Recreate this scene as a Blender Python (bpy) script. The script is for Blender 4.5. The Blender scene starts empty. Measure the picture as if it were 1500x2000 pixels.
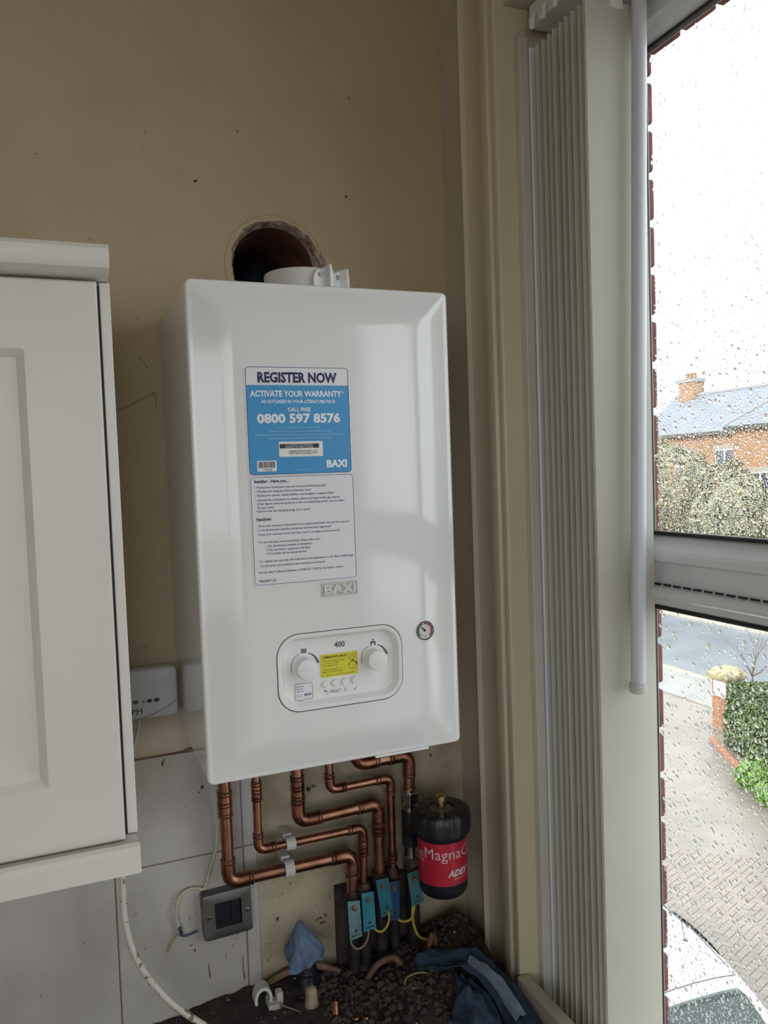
import bpy, bmesh, math, random
from mathutils import Vector, Matrix, noise

random.seed(7)
S = bpy.context.scene
COL = S.collection
ZB = 1.30                      # height of the boiler's underside above the room floor; all z below are relative to it
W, H, D = 0.40, 0.7096, 0.2947  # boiler

# ------------------------------------------------------------------ camera
cam = bpy.data.cameras.new('camera')
cam.sensor_fit = 'VERTICAL'
cam.sensor_height = 36.0
cam.lens = 1541.77 / 2000 * 36.0
cam.clip_start = 0.02
cam.clip_end = 500
camo = bpy.data.objects.new('camera', cam)
COL.objects.link(camo)
yw, pt, rl = 0.3829, 0.0488, -0.0357
Fw = Vector((math.sin(yw) * math.cos(pt), math.cos(yw) * math.cos(pt), -math.sin(pt)))
Rt = Vector((math.cos(yw), -math.sin(yw), 0))
Up = Rt.cross(Fw)
R2 = math.cos(rl) * Rt + math.sin(rl) * Up
U2 = -math.sin(rl) * Rt + math.cos(rl) * Up
mw = Matrix((R2, U2, -Fw)).transposed().to_4x4()
mw.translation = Vector((-0.1659, -1.406, 0.4323 + ZB))
camo.matrix_world = mw
S.camera = camo

# ------------------------------------------------------------------ world, light, exposure
wd = bpy.data.worlds.new('overcast_sky')
S.world = wd
wd.use_nodes = True
nt = wd.node_tree
bg = nt.nodes['Background']
bg.inputs[0].default_value = (0.93, 0.97, 1.0, 1)
bg.inputs[1].default_value = 3.1
S.view_settings.view_transform = 'Standard'
S.view_settings.look = 'None'
S.view_settings.exposure = 0.0
S.view_settings.gamma = 1.0
S.view_settings.use_curve_mapping = False
cy = S.cycles
cy.max_bounces = 8
cy.diffuse_bounces = 5
cy.glossy_bounces = 4
cy.transmission_bounces = 8
cy.transparent_max_bounces = 16
cy.caustics_reflective = False
cy.caustics_refractive = False
cy.sample_clamp_indirect = 6.0
cy.use_denoising = True
cy.use_adaptive_sampling = True
cy.adaptive_threshold = 0.02


def portal(name, loc, rot, sx, sy):
    l = bpy.data.lights.new(name, 'AREA')
    l.shape = 'RECTANGLE'
    l.size, l.size_y = sx, sy
    l.energy = 1.0
    l.cycles.is_portal = True
    o = bpy.data.objects.new(name, l)
    COL.objects.link(o)
    o.location = loc
    o.rotation_euler = rot
    return o


portal('window_portal', (0.80, -0.95, 0.20 + ZB), (0, math.radians(90), 0), 1.95, 1.36)
portal('fill_window_portal', (-1.10, -3.68, 0.425 + ZB), (math.radians(90), 0, 0), 2.4, 1.65)  # guides sky light through the added fill window

sun = bpy.data.lights.new('hazy_sun', 'SUN')
sun.energy = 4.0
sun.angle = math.radians(6)
sun.color = (1.0, 0.93, 0.82)
suno = bpy.data.objects.new('hazy_sun', sun)
COL.objects.link(suno)
suno.rotation_euler = Vector((0.80, 0.25, -0.55)).to_track_quat('-Z', 'Y').to_euler()


# ------------------------------------------------------------------ materials
def C(h):
    h = h.lstrip('#')
    out = []
    for i in (0, 2, 4):
        c = int(h[i:i + 2], 16) / 255
        out.append(c / 12.92 if c <= 0.04045 else ((c + 0.055) / 1.055) ** 2.4)
    return tuple(out) + (1.0,)


MATS = {}


def M(name, col, rough=0.5, metal=0.0, var=None, vscale=8.0, vlo=0.42, vhi=0.62, bump=0.0, bscale=40.0,
      speck=None, sscale=60.0, sth=0.72, spec=0.5, coat=0.0, vdetail=4.0, stretch=None):
    """procedural principled material: base colour, soft second colour, sharp specks, bump"""
    if name in MATS:
        return MATS[name]
    m = bpy.data.materials.new(name)
    m.use_nodes = True
    t = m.node_tree
    p = t.nodes['Principled BSDF']
    if isinstance(col, str):
        col = C(col)
    p.inputs['Base Color'].default_value = col
    p.inputs['Roughness'].default_value = rough
    p.inputs['Metallic'].default_value = metal
    p.inputs['Specular IOR Level'].default_value = spec
    if coat:
        p.inputs['Coat Weight'].default_value = coat
        p.inputs['Coat Roughness'].default_value = 0.04
    tc = t.nodes.new('ShaderNodeTexCoord')
    vec = tc.outputs['Object']
    if stretch:
        mp = t.nodes.new('ShaderNodeMapping')
        mp.inputs['Scale'].default_value = stretch
        t.links.new(vec, mp.inputs[0])
        vec = mp.outputs[0]
    cur = None
    if var is not None:
        if isinstance(var, str):
            var = C(var)
        n = t.nodes.new('ShaderNodeTexNoise')
        n.inputs['Scale'].default_value = vscale
        n.inputs['Detail'].default_value = vdetail
        t.links.new(vec, n.inputs['Vector'])
        r = t.nodes.new('ShaderNodeMapRange')
        r.inputs[1].default_value = vlo
        r.inputs[2].default_value = vhi
        t.links.new(n.outputs[0], r.inputs[0])
        mx = t.nodes.new('ShaderNodeMixRGB')
        mx.inputs[1].default_value = col
        mx.inputs[2].default_value = var
        t.links.new(r.outputs[0], mx.inputs[0])
        cur = mx.outputs[0]
    if speck is not None:
        if isinstance(speck, str):
            speck = C(speck)
        n = t.nodes.new('ShaderNodeTexNoise')
        n.inputs['Scale'].default_value = sscale
        n.inputs['Detail'].default_value = 3.0
        t.links.new(vec, n.inputs['Vector'])
        r = t.nodes.new('ShaderNodeMapRange')
        r.inputs[1].default_value = sth
        r.inputs[2].default_value = sth + 0.03
        t.links.new(n.outputs[0], r.inputs[0])
        mx = t.nodes.new('ShaderNodeMixRGB')
        if cur is not None:
            t.links.new(cur, mx.inputs[1])
        else:
            mx.inputs[1].default_value = col
        mx.inputs[2].default_value = speck
        t.links.new(r.outputs[0], mx.inputs[0])
        cur = mx.outputs[0]
    if cur is not None:
        t.links.new(cur, p.inputs['Base Color'])
    if bump:
        n = t.nodes.new('ShaderNodeTexNoise')
        n.inputs['Scale'].default_value = bscale
        n.inputs['Detail'].default_value = 5.0
        t.links.new(vec, n.inputs['Vector'])
        b = t.nodes.new('ShaderNodeBump')
        b.inputs['Strength'].default_value = bump
        b.inputs['Distance'].default_value = 0.004
        t.links.new(n.outputs[0], b.inputs['Height'])
        t.links.new(b.outputs[0], p.inputs['Normal'])
    MATS[name] = m
    return m


def glass_pane_mat():
    m = bpy.data.materials.new('window_glass')
    m.use_nodes = True
    t = m.node_tree
    t.nodes.clear()
    o = t.nodes.new('ShaderNodeOutputMaterial')
    tr = t.nodes.new('ShaderNodeBsdfTransparent')
    tr.inputs[0].default_value = (0.96, 0.98, 0.975, 1)
    gl = t.nodes.new('ShaderNodeBsdfGlossy')
    gl.inputs['Roughness'].default_value = 0.0
    lw = t.nodes.new('ShaderNodeLayerWeight')
    lw.inputs[0].default_value = 0.5
    pw = t.nodes.new('ShaderNodeMath')
    pw.operation = 'POWER'
    pw.inputs[1].default_value = 5.0
    t.links.new(lw.outputs['Facing'], pw.inputs[0])
    fr = t.nodes.new('ShaderNodeMath')
    fr.operation = 'MULTIPLY_ADD'
    fr.inputs[1].default_value = 0.9
    fr.inputs[2].default_value = 0.03
    t.links.new(pw.outputs[0], fr.inputs[0])
    mx = t.nodes.new('ShaderNodeMixShader')
    t.links.new(fr.outputs[0], mx.inputs[0])
    t.links.new(tr.outputs[0], mx.inputs[1])
    t.links.new(gl.outputs[0], mx.inputs[2])
    t.links.new(mx.outputs[0], o.inputs[0])
    return m


def water_mat():
    m = bpy.data.materials.new('rain_water')
    m.use_nodes = True
    t = m.node_tree
    t.nodes.clear()
    o = t.nodes.new('ShaderNodeOutputMaterial')
    g = t.nodes.new('ShaderNodeBsdfGlass')
    g.inputs['IOR'].default_value = 1.33
    g.inputs['Roughness'].default_value = 0.0
    t.links.new(g.outputs[0], o.inputs[0])
    return m


GLASS = glass_pane_mat()
WATER = water_mat()
MWHITE = M('boiler_white_enamel', (0.75, 0.75, 0.745, 1), 0.12, coat=0.4)
MPLAST = M('white_plastic', (0.78, 0.78, 0.77, 1), 0.35)
MBLACK = M('black_rubber', (0.012, 0.012, 0.014, 1), 0.5)
MWALL = M('magnolia_wall_paint', (0.50, 0.40, 0.255, 1), 0.62, var=(0.455, 0.36, 0.225, 1), vscale=3.0, bump=0.12,
          bscale=25, speck=(0.22, 0.17, 0.12, 1), sscale=48, sth=0.735)
MPLASTER = M('shaded_stained_plaster', (0.46, 0.40, 0.28, 1), 0.75, var=(0.37, 0.31, 0.215, 1), vscale=14, bump=0.35,
             bscale=30, speck=(0.09, 0.06, 0.045, 1), sscale=55, sth=0.715)  # base and stains darkened to hold the shade under the boiler
MTILE = M('white_glazed_tile', (0.50, 0.475, 0.445, 1), 0.22, var=(0.42, 0.395, 0.365, 1), vscale=6,
          speck=(0.13, 0.07, 0.05, 1), sscale=85, sth=0.75)
MGROUT = M('dirty_grout', (0.33, 0.29, 0.25, 1), 0.9, bump=0.3)
MCAB = M('painted_cabinet', (0.69, 0.67, 0.63, 1), 0.34, var=(0.66, 0.635, 0.595, 1), vscale=2.5)
MTRIM = M('cream_gloss_trim', (0.62, 0.565, 0.41, 1), 0.33, var=(0.56, 0.505, 0.36, 1), vscale=5, stretch=(1, 1, 0.2))
MUPVC = M('white_upvc', (0.78, 0.80, 0.81, 1), 0.28)
MLOUV = M('blind_fabric', (0.86, 0.85, 0.80, 1), 0.7, bump=0.05, bscale=300)
_t = MLOUV.node_tree
_tl = _t.nodes.new('ShaderNodeBsdfTranslucent')
_tl.inputs[0].default_value = (0.86, 0.85, 0.79, 1)
_mx = _t.nodes.new('ShaderNodeMixShader')
_mx.inputs[0].default_value = 0.6
_t.links.new(_t.nodes['Principled BSDF'].outputs[0], _mx.inputs[1])
_t.links.new(_tl.outputs[0], _mx.inputs[2])
_t.links.new(_mx.outputs[0], _t.nodes['Material Output'].inputs[0])
MCOPPER = M('copper_pipe', (0.47, 0.235, 0.155, 1), 0.30, 1.0, var=(0.25, 0.115, 0.075, 1), vscale=28, vlo=0.45, vhi=0.72)
MFIT = M('copper_fitting', (0.41, 0.19, 0.12, 1), 0.34, 1.0, var=(0.14, 0.065, 0.042, 1), vscale=45, vlo=0.42, vhi=0.7)
MOLDCU = M('old_dirty_pipe', (0.085, 0.05, 0.036, 1), 0.6, 0.35, var=(0.026, 0.02, 0.02, 1), vscale=40)
MSOLDER = M('solder_flux', (0.10, 0.085, 0.075, 1), 0.55, 0.3)
MCHROME = M('nickel_nut', (0.55, 0.53, 0.50, 1), 0.25, 1.0, var=(0.3, 0.29, 0.27, 1), vscale=60)
MBRASS = M('brass', (0.72, 0.56, 0.28, 1), 0.25, 1.0)
MNAVY = M('navy_ink', (0.012, 0.014, 0.085, 1), 0.5)
MINK = M('black_ink', (0.02, 0.02, 0.022, 1), 0.5)
MGREY = M('grey_ink', (0.10, 0.10, 0.105, 1), 0.5)
MPAPER = M('white_label_paper', (0.74, 0.74, 0.78, 1), 0.32)
MBLUEP = M('blue_label_print', (0.055, 0.29, 0.60, 1), 0.35)
MWINK = M('white_print', (0.80, 0.82, 0.86, 1), 0.4)
MYEL = M('yellow_label', (0.66, 0.60, 0.03, 1), 0.45)
MFBLK = M('black_filter_plastic', (0.012, 0.014, 0.02, 1), 0.38)
MFRED = M('red_filter_label', (0.48, 0.018, 0.045, 1), 0.3)
MRAG = M('blue_paper_rag', (0.125, 0.185, 0.285, 1), 0.9, var=(0.085, 0.13, 0.215, 1), vscale=30, bump=0.4, bscale=140)
MRAG2 = M('dark_blue_rag', (0.032, 0.060, 0.105, 1), 0.9, var=(0.020, 0.038, 0.068, 1), vscale=18, bump=0.4, bscale=120)
MCONC = M('white_pvc_cable', (0.62, 0.59, 0.52, 1), 0.5, speck=(0.26, 0.15, 0.09, 1), sscale=55, sth=0.60)
MYGREEN = M('yellow_earth_wire', (0.46, 0.34, 0.045, 1), 0.5)


# ------------------------------------------------------------------ mesh helpers
ORIG = {}


class MB:
    def __init__(s):
        s.v, s.f = [], []

    def add(s, vs, fs):
        k = len(s.v)
        s.v += [tuple(p) for p in vs]
        s.f += [tuple(i + k for i in f) for f in fs]
        return s

    def box(s, x0, x1, y0, y1, z0, z1):
        return s.add([(x0, y0, z0), (x1, y0, z0), (x1, y1, z0), (x0, y1, z0), (x0, y0, z1), (x1, y0, z1), (x1, y1, z1), (x0, y1, z1)],
                     [(0, 3, 2, 1), (4, 5, 6, 7), (0, 1, 5, 4), (1, 2, 6, 5), (2, 3, 7, 6), (3, 0, 4, 7)])

    def tube(s, pts, r, n=14, caps=True):
        pts = [Vector(p) for p in pts]
        m = len(pts)
        rs = r if isinstance(r, (list, tuple)) else [r] * m
        tans = []
        for i in range(m):
            a = pts[max(i - 1, 0)]
            b = pts[min(i + 1, m - 1)]
            tans.append((b - a).normalized())
        t0 = tans[0]
        ref = Vector((0, 0, 1)) if abs(t0.z) < 0.9 else Vector((1, 0, 0))
        nx = t0.cross(ref).normalized()
        vs, fs = [], []
        for i in range(m):
            t = tans[i]
            nx = (nx - t * nx.dot(t))
            if nx.length < 1e-6:
                nx = t.cross(Vector((0.3, 0.5, 0.8)))
            nx.normalize()
            ny = t.cross(nx)
            for k in range(n):
                a = 2 * math.pi * k / n
                vs.append(pts[i] + (nx * math.cos(a) + ny * math.sin(a)) * rs[i])
        for i in range(m - 1):
            for k in range(n):
                k2 = (k + 1) % n
                fs.append((i * n + k, i * n + k2, (i + 1) * n + k2, (i + 1) * n + k))
        if caps:
            fs.append(tuple(reversed(range(n))))
            fs.append(tuple((m - 1) * n + k for k in range(n)))
        return s.add(vs, fs)

    def lathe(s, c, prof, n=28, axis='z'):
        """prof: list of (radius, along axis); closed with caps where the radius is not 0"""
        vs, fs = [], []
        for r, h in prof:
            for k in range(n):
                a = 2 * math.pi * k / n
                u, w = r * math.cos(a), r * math.sin(a)
                if axis == 'z':
                    p = (c[0] + u, c[1] + w, c[2] + h)
                elif axis == 'y':
                    p = (c[0] + u, c[1] + h, c[2] - w)
                else:
                    p = (c[0] + h, c[1] + u, c[2] + w)
                vs.append(p)
        for i in range(len(prof) - 1):
            for k in range(n):
                k2 = (k + 1) % n
                fs.append((i * n + k, i * n + k2, (i + 1) * n + k2, (i + 1) * n + k))
        fs.append(tuple(reversed(range(n))))
        m = len(prof) - 1
        fs.append(tuple(m * n + k for k in range(n)))
        return s.add(vs, fs)

    def loops(s, rings, close_start=True, close_end=True):
        n = len(rings[0])
        vs = [p for r in rings for p in r]
        fs = []
        for i in range(len(rings) - 1):
            for k in range(n):
                k2 = (k + 1) % n
                fs.append((i * n + k, i * n + k2, (i + 1) * n + k2, (i + 1) * n + k))
        if close_start:
            fs.append(tuple(reversed(range(n))))
        if close_end:
            fs.append(tuple((len(rings) - 1) * n + k for k in range(n)))
        return s.add(vs, fs)

    def build(s, name, mat, parent=None, smooth=None, bevel=0.0, bseg=2, label=None, cat=None, group=None, kind=None, fix=True):
        me = bpy.data.meshes.new(name)
        vs = [(x, y, z + ZB) for x, y, z in s.v]
        if parent is not None:
            o0 = ORIG[parent.name]
        else:
            xs = [v[0] for v in vs]
            ys = [v[1] for v in vs]
            zs = [v[2] for v in vs]
            o0 = Vector(((min(xs) + max(xs)) / 2, (min(ys) + max(ys)) / 2, min(zs)))
        me.from_pydata([(v[0] - o0[0], v[1] - o0[1], v[2] - o0[2]) for v in vs], [], s.f)
        if fix or bevel:
            bm = bmesh.new()
            bm.from_mesh(me)
            if fix:
                bmesh.ops.recalc_face_normals(bm, faces=bm.faces)
            if bevel:
                es = [e for e in bm.edges if len(e.link_faces) == 2 and e.calc_face_angle(0) > 0.5]
                bmesh.ops.bevel(bm, geom=es, offset=bevel, segments=bseg, affect='EDGES', profile=0.5, clamp_overlap=True)
            bm.to_mesh(me)
            bm.free()
        if smooth is not None:
            for p in me.polygons:
                p.use_smooth = True
            me.set_sharp_from_angle(angle=math.radians(smooth))
        if isinstance(mat, str):
            mat = MATS[mat]
        me.materials.append(mat)
        o = bpy.data.objects.new(name, me)
        COL.objects.link(o)
        if parent is not None:
            o.parent = parent
        else:
            o.location = o0
        ORIG[o.name] = o0
        tag(o, label, cat, group, kind)
        return o


def tag(o, label=None, cat=None, group=None, kind=None):
    if label:
        o['label'] = label
    if cat:
        o['category'] = cat
    if group:
        o['group'] = group
    if kind:
        o['kind'] = kind


def empty(name, loc, label=None, cat=None, group=None, kind=None):
    o = bpy.data.objects.new(name, None)
    COL.objects.link(o)
    o.location = (loc[0], loc[1], loc[2] + ZB)
    o.empty_display_size = 0.05
    ORIG[o.name] = Vector(o.location)
    tag(o, label, cat, group, kind)
    return o


def inst(name, me, parent, pos):
    """a child that shares mesh data, at a position given in boiler-relative coordinates"""
    o = bpy.data.objects.new(name, me)
    COL.objects.link(o)
    o.parent = parent
    p0 = ORIG[parent.name]
    o.location = (pos[0] - p0[0], pos[1] - p0[1], pos[2] + ZB - p0[2])
    ORIG[o.name] = Vector((pos[0], pos[1], pos[2] + ZB))
    return o


def bend(pts, rad, k=6):
    """round the corners of a polyline"""
    P = [Vector(p) for p in pts]
    out = [P[0]]
    for i in range(1, len(P) - 1):
        a = (P[i - 1] - P[i])
        b = (P[i + 1] - P[i])
        r = min(rad, a.length * 0.49, b.length * 0.49)
        p0 = P[i] + a.normalized() * r
        p2 = P[i] + b.normalized() * r
        for j in range(k + 1):
            t = j / k
            out.append(p0 * (1 - t) ** 2 * 1 + P[i] * 2 * t * (1 - t) + p2 * t * t)
    out.append(P[-1])
    return out


def spline(pts, k=8):
    """Catmull-Rom through the points"""
    P = [Vector(p) for p in pts]
    P = [P[0] * 2 - P[1]] + P + [P[-1] * 2 - P[-2]]
    out = []
    for i in range(1, len(P) - 2):
        for j in range(k):
            t = j / k
            a, b, c, d = P[i - 1], P[i], P[i + 1], P[i + 2]
            out.append(0.5 * ((2 * b) + (c - a) * t + (2 * a - 5 * b + 4 * c - d) * t * t + (3 * b - a - 3 * c + d) * t ** 3))
    out.append(P[-2])
    return out


def rrect(x0, x1, z0, z1, r, n=6):
    """rounded rectangle in (x,z), counter-clockwise"""
    out = []
    for cx, cz, a0 in ((x1 - r, z1 - r, 0), (x0 + r, z1 - r, 90), (x0 + r, z0 + r, 180), (x1 - r, z0 + r, 270)):
        for k in range(n + 1):
            a = math.radians(a0 + 90 * k / n)
            out.append((cx + r * math.cos(a), cz + r * math.sin(a)))
    return out


# lettering -------------------------------------------------------------------
_cap = None


def glyphs(s, bold=0.0, extrude=0.0):
    cu = bpy.data.curves.new('lettering', 'FONT')
    cu.body = s
    cu.size = 1.0
    cu.resolution_u = 2
    cu.offset = bold
    cu.extrude = extrude
    o = bpy.data.objects.new('lettering', cu)
    me = bpy.data.meshes.new_from_object(o)
    vs = [tuple(v.co) for v in me.vertices]
    fs = [tuple(p.vertices) for p in me.polygons]
    bpy.data.objects.remove(o)
    bpy.data.meshes.remove(me)
    bpy.data.curves.remove(cu)
    return vs, fs


def cap_h():
    global _cap
    if _cap is None:
        vs, _ = glyphs('H')
        _cap = max(v[1] for v in vs)
    return _cap


def text(mb, s, x0, x1, z, cap, fn, bold=0.0, z1=None, slant=0.0):
    """fit a line of lettering between x0 and x1 on baseline z (to z1), mapped to 3-D by fn(x, z)"""
    vs, fs = glyphs(s, bold)
    if not vs:
        return
    a = min(v[0] for v in vs)
    b = max(v[0] for v in vs)
    kz = cap / cap_h()
    kx = (x1 - x0) / (b - a) if x1 is not None else kz
    z1 = z if z1 is None else z1
    out = []
    for v in vs:
        x = x0 + (v[0] - a) * kx + slant * v[1] * kz
        t = (v[0] - a) / max(b - a, 1e-6)
        out.append(fn(x, z + (z1 - z) * t + v[1] * kz))
    mb.add(out, fs)


def front_h(x, z):
    d = min(x, W - x, z, H - z)
    e = max(0.0, d - 0.0065)
    if e < 0.030:
        b = e
    elif e < 0.058:
        b = 0.030 + (e - 0.030) - (e - 0.030) ** 2 / (2 * 0.028)
    else:
        b = 0.030 + 0.014
    b /= 0.044
    h = 0.0125 * b + 0.004 * (1 - ((x - W / 2) / (W / 2)) ** 2) * b
    if d < 0.004:
        q = 1 - max(d, 0) / 0.004
        h -= 0.004 * (1 - math.sqrt(max(0.0, 1 - q * q)))
    return h


def on_front(eps):
    return lambda x, z: (x, -(D + front_h(x, z)) - eps, z)


def sheet(mb, x0, x1, z0, z1, fn, nx=10, nz=10):
    vs = [fn(x0 + (x1 - x0) * i / nx, z0 + (z1 - z0) * j / nz) for j in range(nz + 1) for i in range(nx + 1)]
    fs = [(j * (nx + 1) + i, j * (nx + 1) + i + 1, (j + 1) * (nx + 1) + i + 1, (j + 1) * (nx + 1) + i) for j in range(nz) for i in range(nx)]
    mb.add(vs, fs)


def dense(poly, step=0.006):
    """split the long edges of a closed outline"""
    out = []
    for i, p in enumerate(poly):
        q = poly[(i + 1) % len(poly)]
        n = max(1, int(math.hypot(q[0] - p[0], q[1] - p[1]) / step))
        out += [(p[0] + (q[0] - p[0]) * k / n, p[1] + (q[1] - p[1]) * k / n) for k in range(n)]
    return out


def rr_sheet(mb, x0, x1, z0, z1, r, fn, rings=6):
    """rounded rectangle that follows fn"""
    o = dense(rrect(x0, x1, z0, z1, r, 5))
    cx, cz = (x0 + x1) / 2, (z0 + z1) / 2
    n = len(o)
    vs, fs = [], []
    for k in range(rings):
        t = 1 - k / rings
        vs += [fn(cx + (p[0] - cx) * t, cz + (p[1] - cz) * t) for p in o]
    vs.append(fn(cx, cz))
    for k in range(rings - 1):
        for i in range(n):
            j = (i + 1) % n
            fs.append((k * n + i, k * n + j, (k + 1) * n + j, (k + 1) * n + i))
    for i in range(n):
        fs.append(((rings - 1) * n + i, (rings - 1) * n + (i + 1) % n, rings * n))
    mb.add(vs, fs)


def rr_ring(mb, x0, x1, z0, z1, r, w, fn):
    a = rrect(x0, x1, z0, z1, r, 6)
    b = rrect(x0 + w, x1 - w, z0 + w, z1 - w, max(r - w, 1e-4), 6)
    aa, bb = [], []
    for i in range(len(a)):
        j = (i + 1) % len(a)
        n = max(1, int(math.hypot(a[j][0] - a[i][0], a[j][1] - a[i][1]) / 0.006))
        for k in range(n):
            aa.append((a[i][0] + (a[j][0] - a[i][0]) * k / n, a[i][1] + (a[j][1] - a[i][1]) * k / n))
            bb.append((b[i][0] + (b[j][0] - b[i][0]) * k / n, b[i][1] + (b[j][1] - b[i][1]) * k / n))
    a, b = aa, bb
    n = len(a)
    mb.add([fn(*p) for p in a] + [fn(*p) for p in b], [(i, (i + 1) % n, n + (i + 1) % n, n + i) for i in range(n)])


# ================================================================== THE SETTING
XL, YR, ZF, ZC = -2.6, -3.6, -1.30, 1.48     # left wall, rear wall, floor, ceiling
XW = 0.55                                    # inner face of the window wall

MFLOOR = M('pale_vinyl_floor', (0.52, 0.49, 0.44, 1), 0.5, var=(0.45, 0.42, 0.375, 1), vscale=4)  # unseen floor, made pale to raise the bounced light
MWALL2 = M('pale_bounce_wall_paint', (0.68, 0.63, 0.54, 1), 0.6, var=(0.63, 0.58, 0.49, 1), vscale=3)  # unseen walls lightened to bounce more light into the room
MCEIL = M('white_ceiling_paint', (0.80, 0.79, 0.76, 1), 0.8)
mb = MB().box(XL, XW, YR, 0, ZF - 0.1, ZF)
mb.build('floor', MFLOOR, kind='structure')
mb = MB().box(XL - 0.1, XW + 0.3, YR - 0.1, 0.35, ZC, ZC + 0.1)
mb.build('ceiling', MCEIL, kind='structure')
mb = MB().box(XL - 0.1, XL, YR, 0.0, ZF, ZC)
mb.build('wall_left', MWALL2, kind='structure')
mb = MB()
RX0, RX1, RZ0, RZ1 = -2.30, 0.10, -0.40, 1.25  # opening of the added fill window
mb.box(XL, RX0, YR - 0.1, YR, ZF, ZC).box(RX1, XW, YR - 0.1, YR, ZF, ZC).box(RX0, RX1, YR - 0.1, YR, ZF, RZ0).box(RX0, RX1, YR - 0.1, YR, RZ1, ZC)
mb.build('wall_rear', MWALL2, kind='structure')
# fill window frame, added unseen behind the camera to brighten the room
w2 = empty('fill_window', (-1.10, YR - 0.05, RZ0), kind='structure')
for a, b, c, d in ((RX0, RX0 + .05, RZ0, RZ1), (RX1 - .05, RX1, RZ0, RZ1), (RX0, RX1, RZ0, RZ0 + .05), (RX0, RX1, RZ1 - .05, RZ1), (-1.125, -1.075, RZ0, RZ1)):
    MB().box(a, b, YR - 0.08, YR - 0.02, c, d).build('frame_bar', MUPVC, w2)

# back wall with the core-drilled flue hole (ring of faces around the hole, thickness 0.33)
HC = (0.209, 0.811)
HR = 0.081
rnd = random.Random(3)


def jag(k, n):
    a = 2 * math.pi * k / n
    return 0.0030 * noise.noise(Vector((math.cos(a) * 2.3, math.sin(a) * 2.3, 1.7))) + 0.0016 * noise.noise(Vector((math.cos(a) * 14, math.sin(a) * 14, 4))) + 0.0012 * ((k * 7919 % 13) / 13 - 0.5)


NH = 140
rim = []
for k in range(NH):
    a = 2 * math.pi * k / NH
    r = HR + 0.0015 + jag(k, NH) * 1.3
    # a chunk has broken out of the right-hand side
    r += 0.012 * math.exp(-((a - math.radians(8)) / 0.28) ** 2) + 0.004 * math.exp(-((a - math.radians(40)) / 0.2) ** 2)
    rim.append((HC[0] + r * math.cos(a), HC[1] + r * math.sin(a)))
bw0, bw1, bz0, bz1 = XL, XW + 0.25, ZF, ZC
outer = []
for k in range(NH):
    a = 2 * math.pi * k / NH
    c_, s_ = math.cos(a), math.sin(a)
    q = 0.14 / max(abs(c_), abs(s_))
    outer.append((HC[0] + c_ * q, HC[1] + s_ * q))
mb = MB()
vs = [(x, 0, z) for x, z in outer] + [(x, 0, z) for x, z in rim]
mb.add(vs, [(k, (k + 1) % NH, NH + (k + 1) % NH, NH + k) for k in range(NH)])
q = 0.14
hx0, hx1, hz0, hz1 = HC[0] - q, HC[0] + q, HC[1] - q, HC[1] + q
for x0, x1, z0, z1 in ((bw0, hx0, bz0, bz1), (hx1, bw1, bz0, bz1), (hx0, hx1, bz0, hz0), (hx0, hx1, hz1, bz1)):
    mb.add([(x0, 0, z0), (x1, 0, z0), (x1, 0, z1), (x0, 0, z1)], [(0, 1, 2, 3)])
mb.box(bw0, bw1, 0.33, 0.34, bz0, bz1)
wall_back = mb.build('wall_back', MWALL, kind='structure', fix=False)
ORIG[wall_back.name] = Vector(wall_back.location)
# broken plaster rim of the hole
MRIM = M('broken_plaster', (0.50, 0.44, 0.36, 1), 0.9, var=(0.25, 0.15, 0.10, 1), vscale=55, bump=0.8, bscale=120)
mb = MB()
rings = []
for d_, rr in ((0.0, None), (0.005, 0.0800), (0.016, 0.0782), (0.024, 0.0765)):
    ring = []
    for k in range(NH):
        a = 2 * math.pi * k / NH
        if rr is None:
            x, z = rim[k]
        else:
            r = rr + jag(k + 7, NH) * (1.3 if d_ < 0.02 else 0.3) + (0.007 * math.exp(-((a - math.radians(8)) / 0.25) ** 2) if d_ < 0.02 else 0)
            x, z = HC[0] + r * math.cos(a), HC[1] + r * math.sin(a)
        ring.append((x, d_, z))
    rings.append(ring)
mb.loops(rings, False, False)
mb.build('hole_rim', MRIM, wall_back, fix=False)
# brick-lined bore
MBORE = M('drilled_brick', (0.23, 0.085, 0.055, 1), 0.95, var=(0.12, 0.05, 0.04, 1), vscale=18, bump=0.6, bscale=60)
mb = MB()
rings = []
for i in range(8):
    y = 0.024 + (0.33 - 0.024) * i / 7
    rings.append([(HC[0] + 0.0766 * math.cos(2 * math.pi * k / NH), y, HC[1] + 0.0766 * math.sin(2 * math.pi * k / NH)) for k in range(NH)])
mb.loops(rings, False, False)
mb.build('hole_bore', MBORE, wall_back, fix=False)
# filled ring of plaster around the hole (a faint circular scribe)
mb = MB()
pts = []
for k in range(65):
    a = math.radians(-30 + 240 * k / 64)
    r = 0.0925 + 0.0015 * noise.noise(Vector((math.cos(a) * 4, math.sin(a) * 4, 0)))
    pts.append((HC[0] - 0.002 + r * math.cos(a), -0.0002, HC[1] - 0.001 + r * math.sin(a)))
mb.tube(pts, 0.0008, 6)
mb.build('scribed_ring', M('scribe_line', (0.42, 0.335, 0.215, 1), 0.9), wall_back)

# stained plaster area below the boiler, its colour darkened for shade, slightly proud
mb = MB()
sheet(mb, 0.118, XW, -0.56, 0.02, lambda x, z: (x, -0.0015 - 0.0012 * noise.noise(Vector((x * 12, z * 12, 0))), z), 30, 34)
mb.build('plaster_patch', MPLASTER, wall_back, smooth=60, fix=False)
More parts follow.
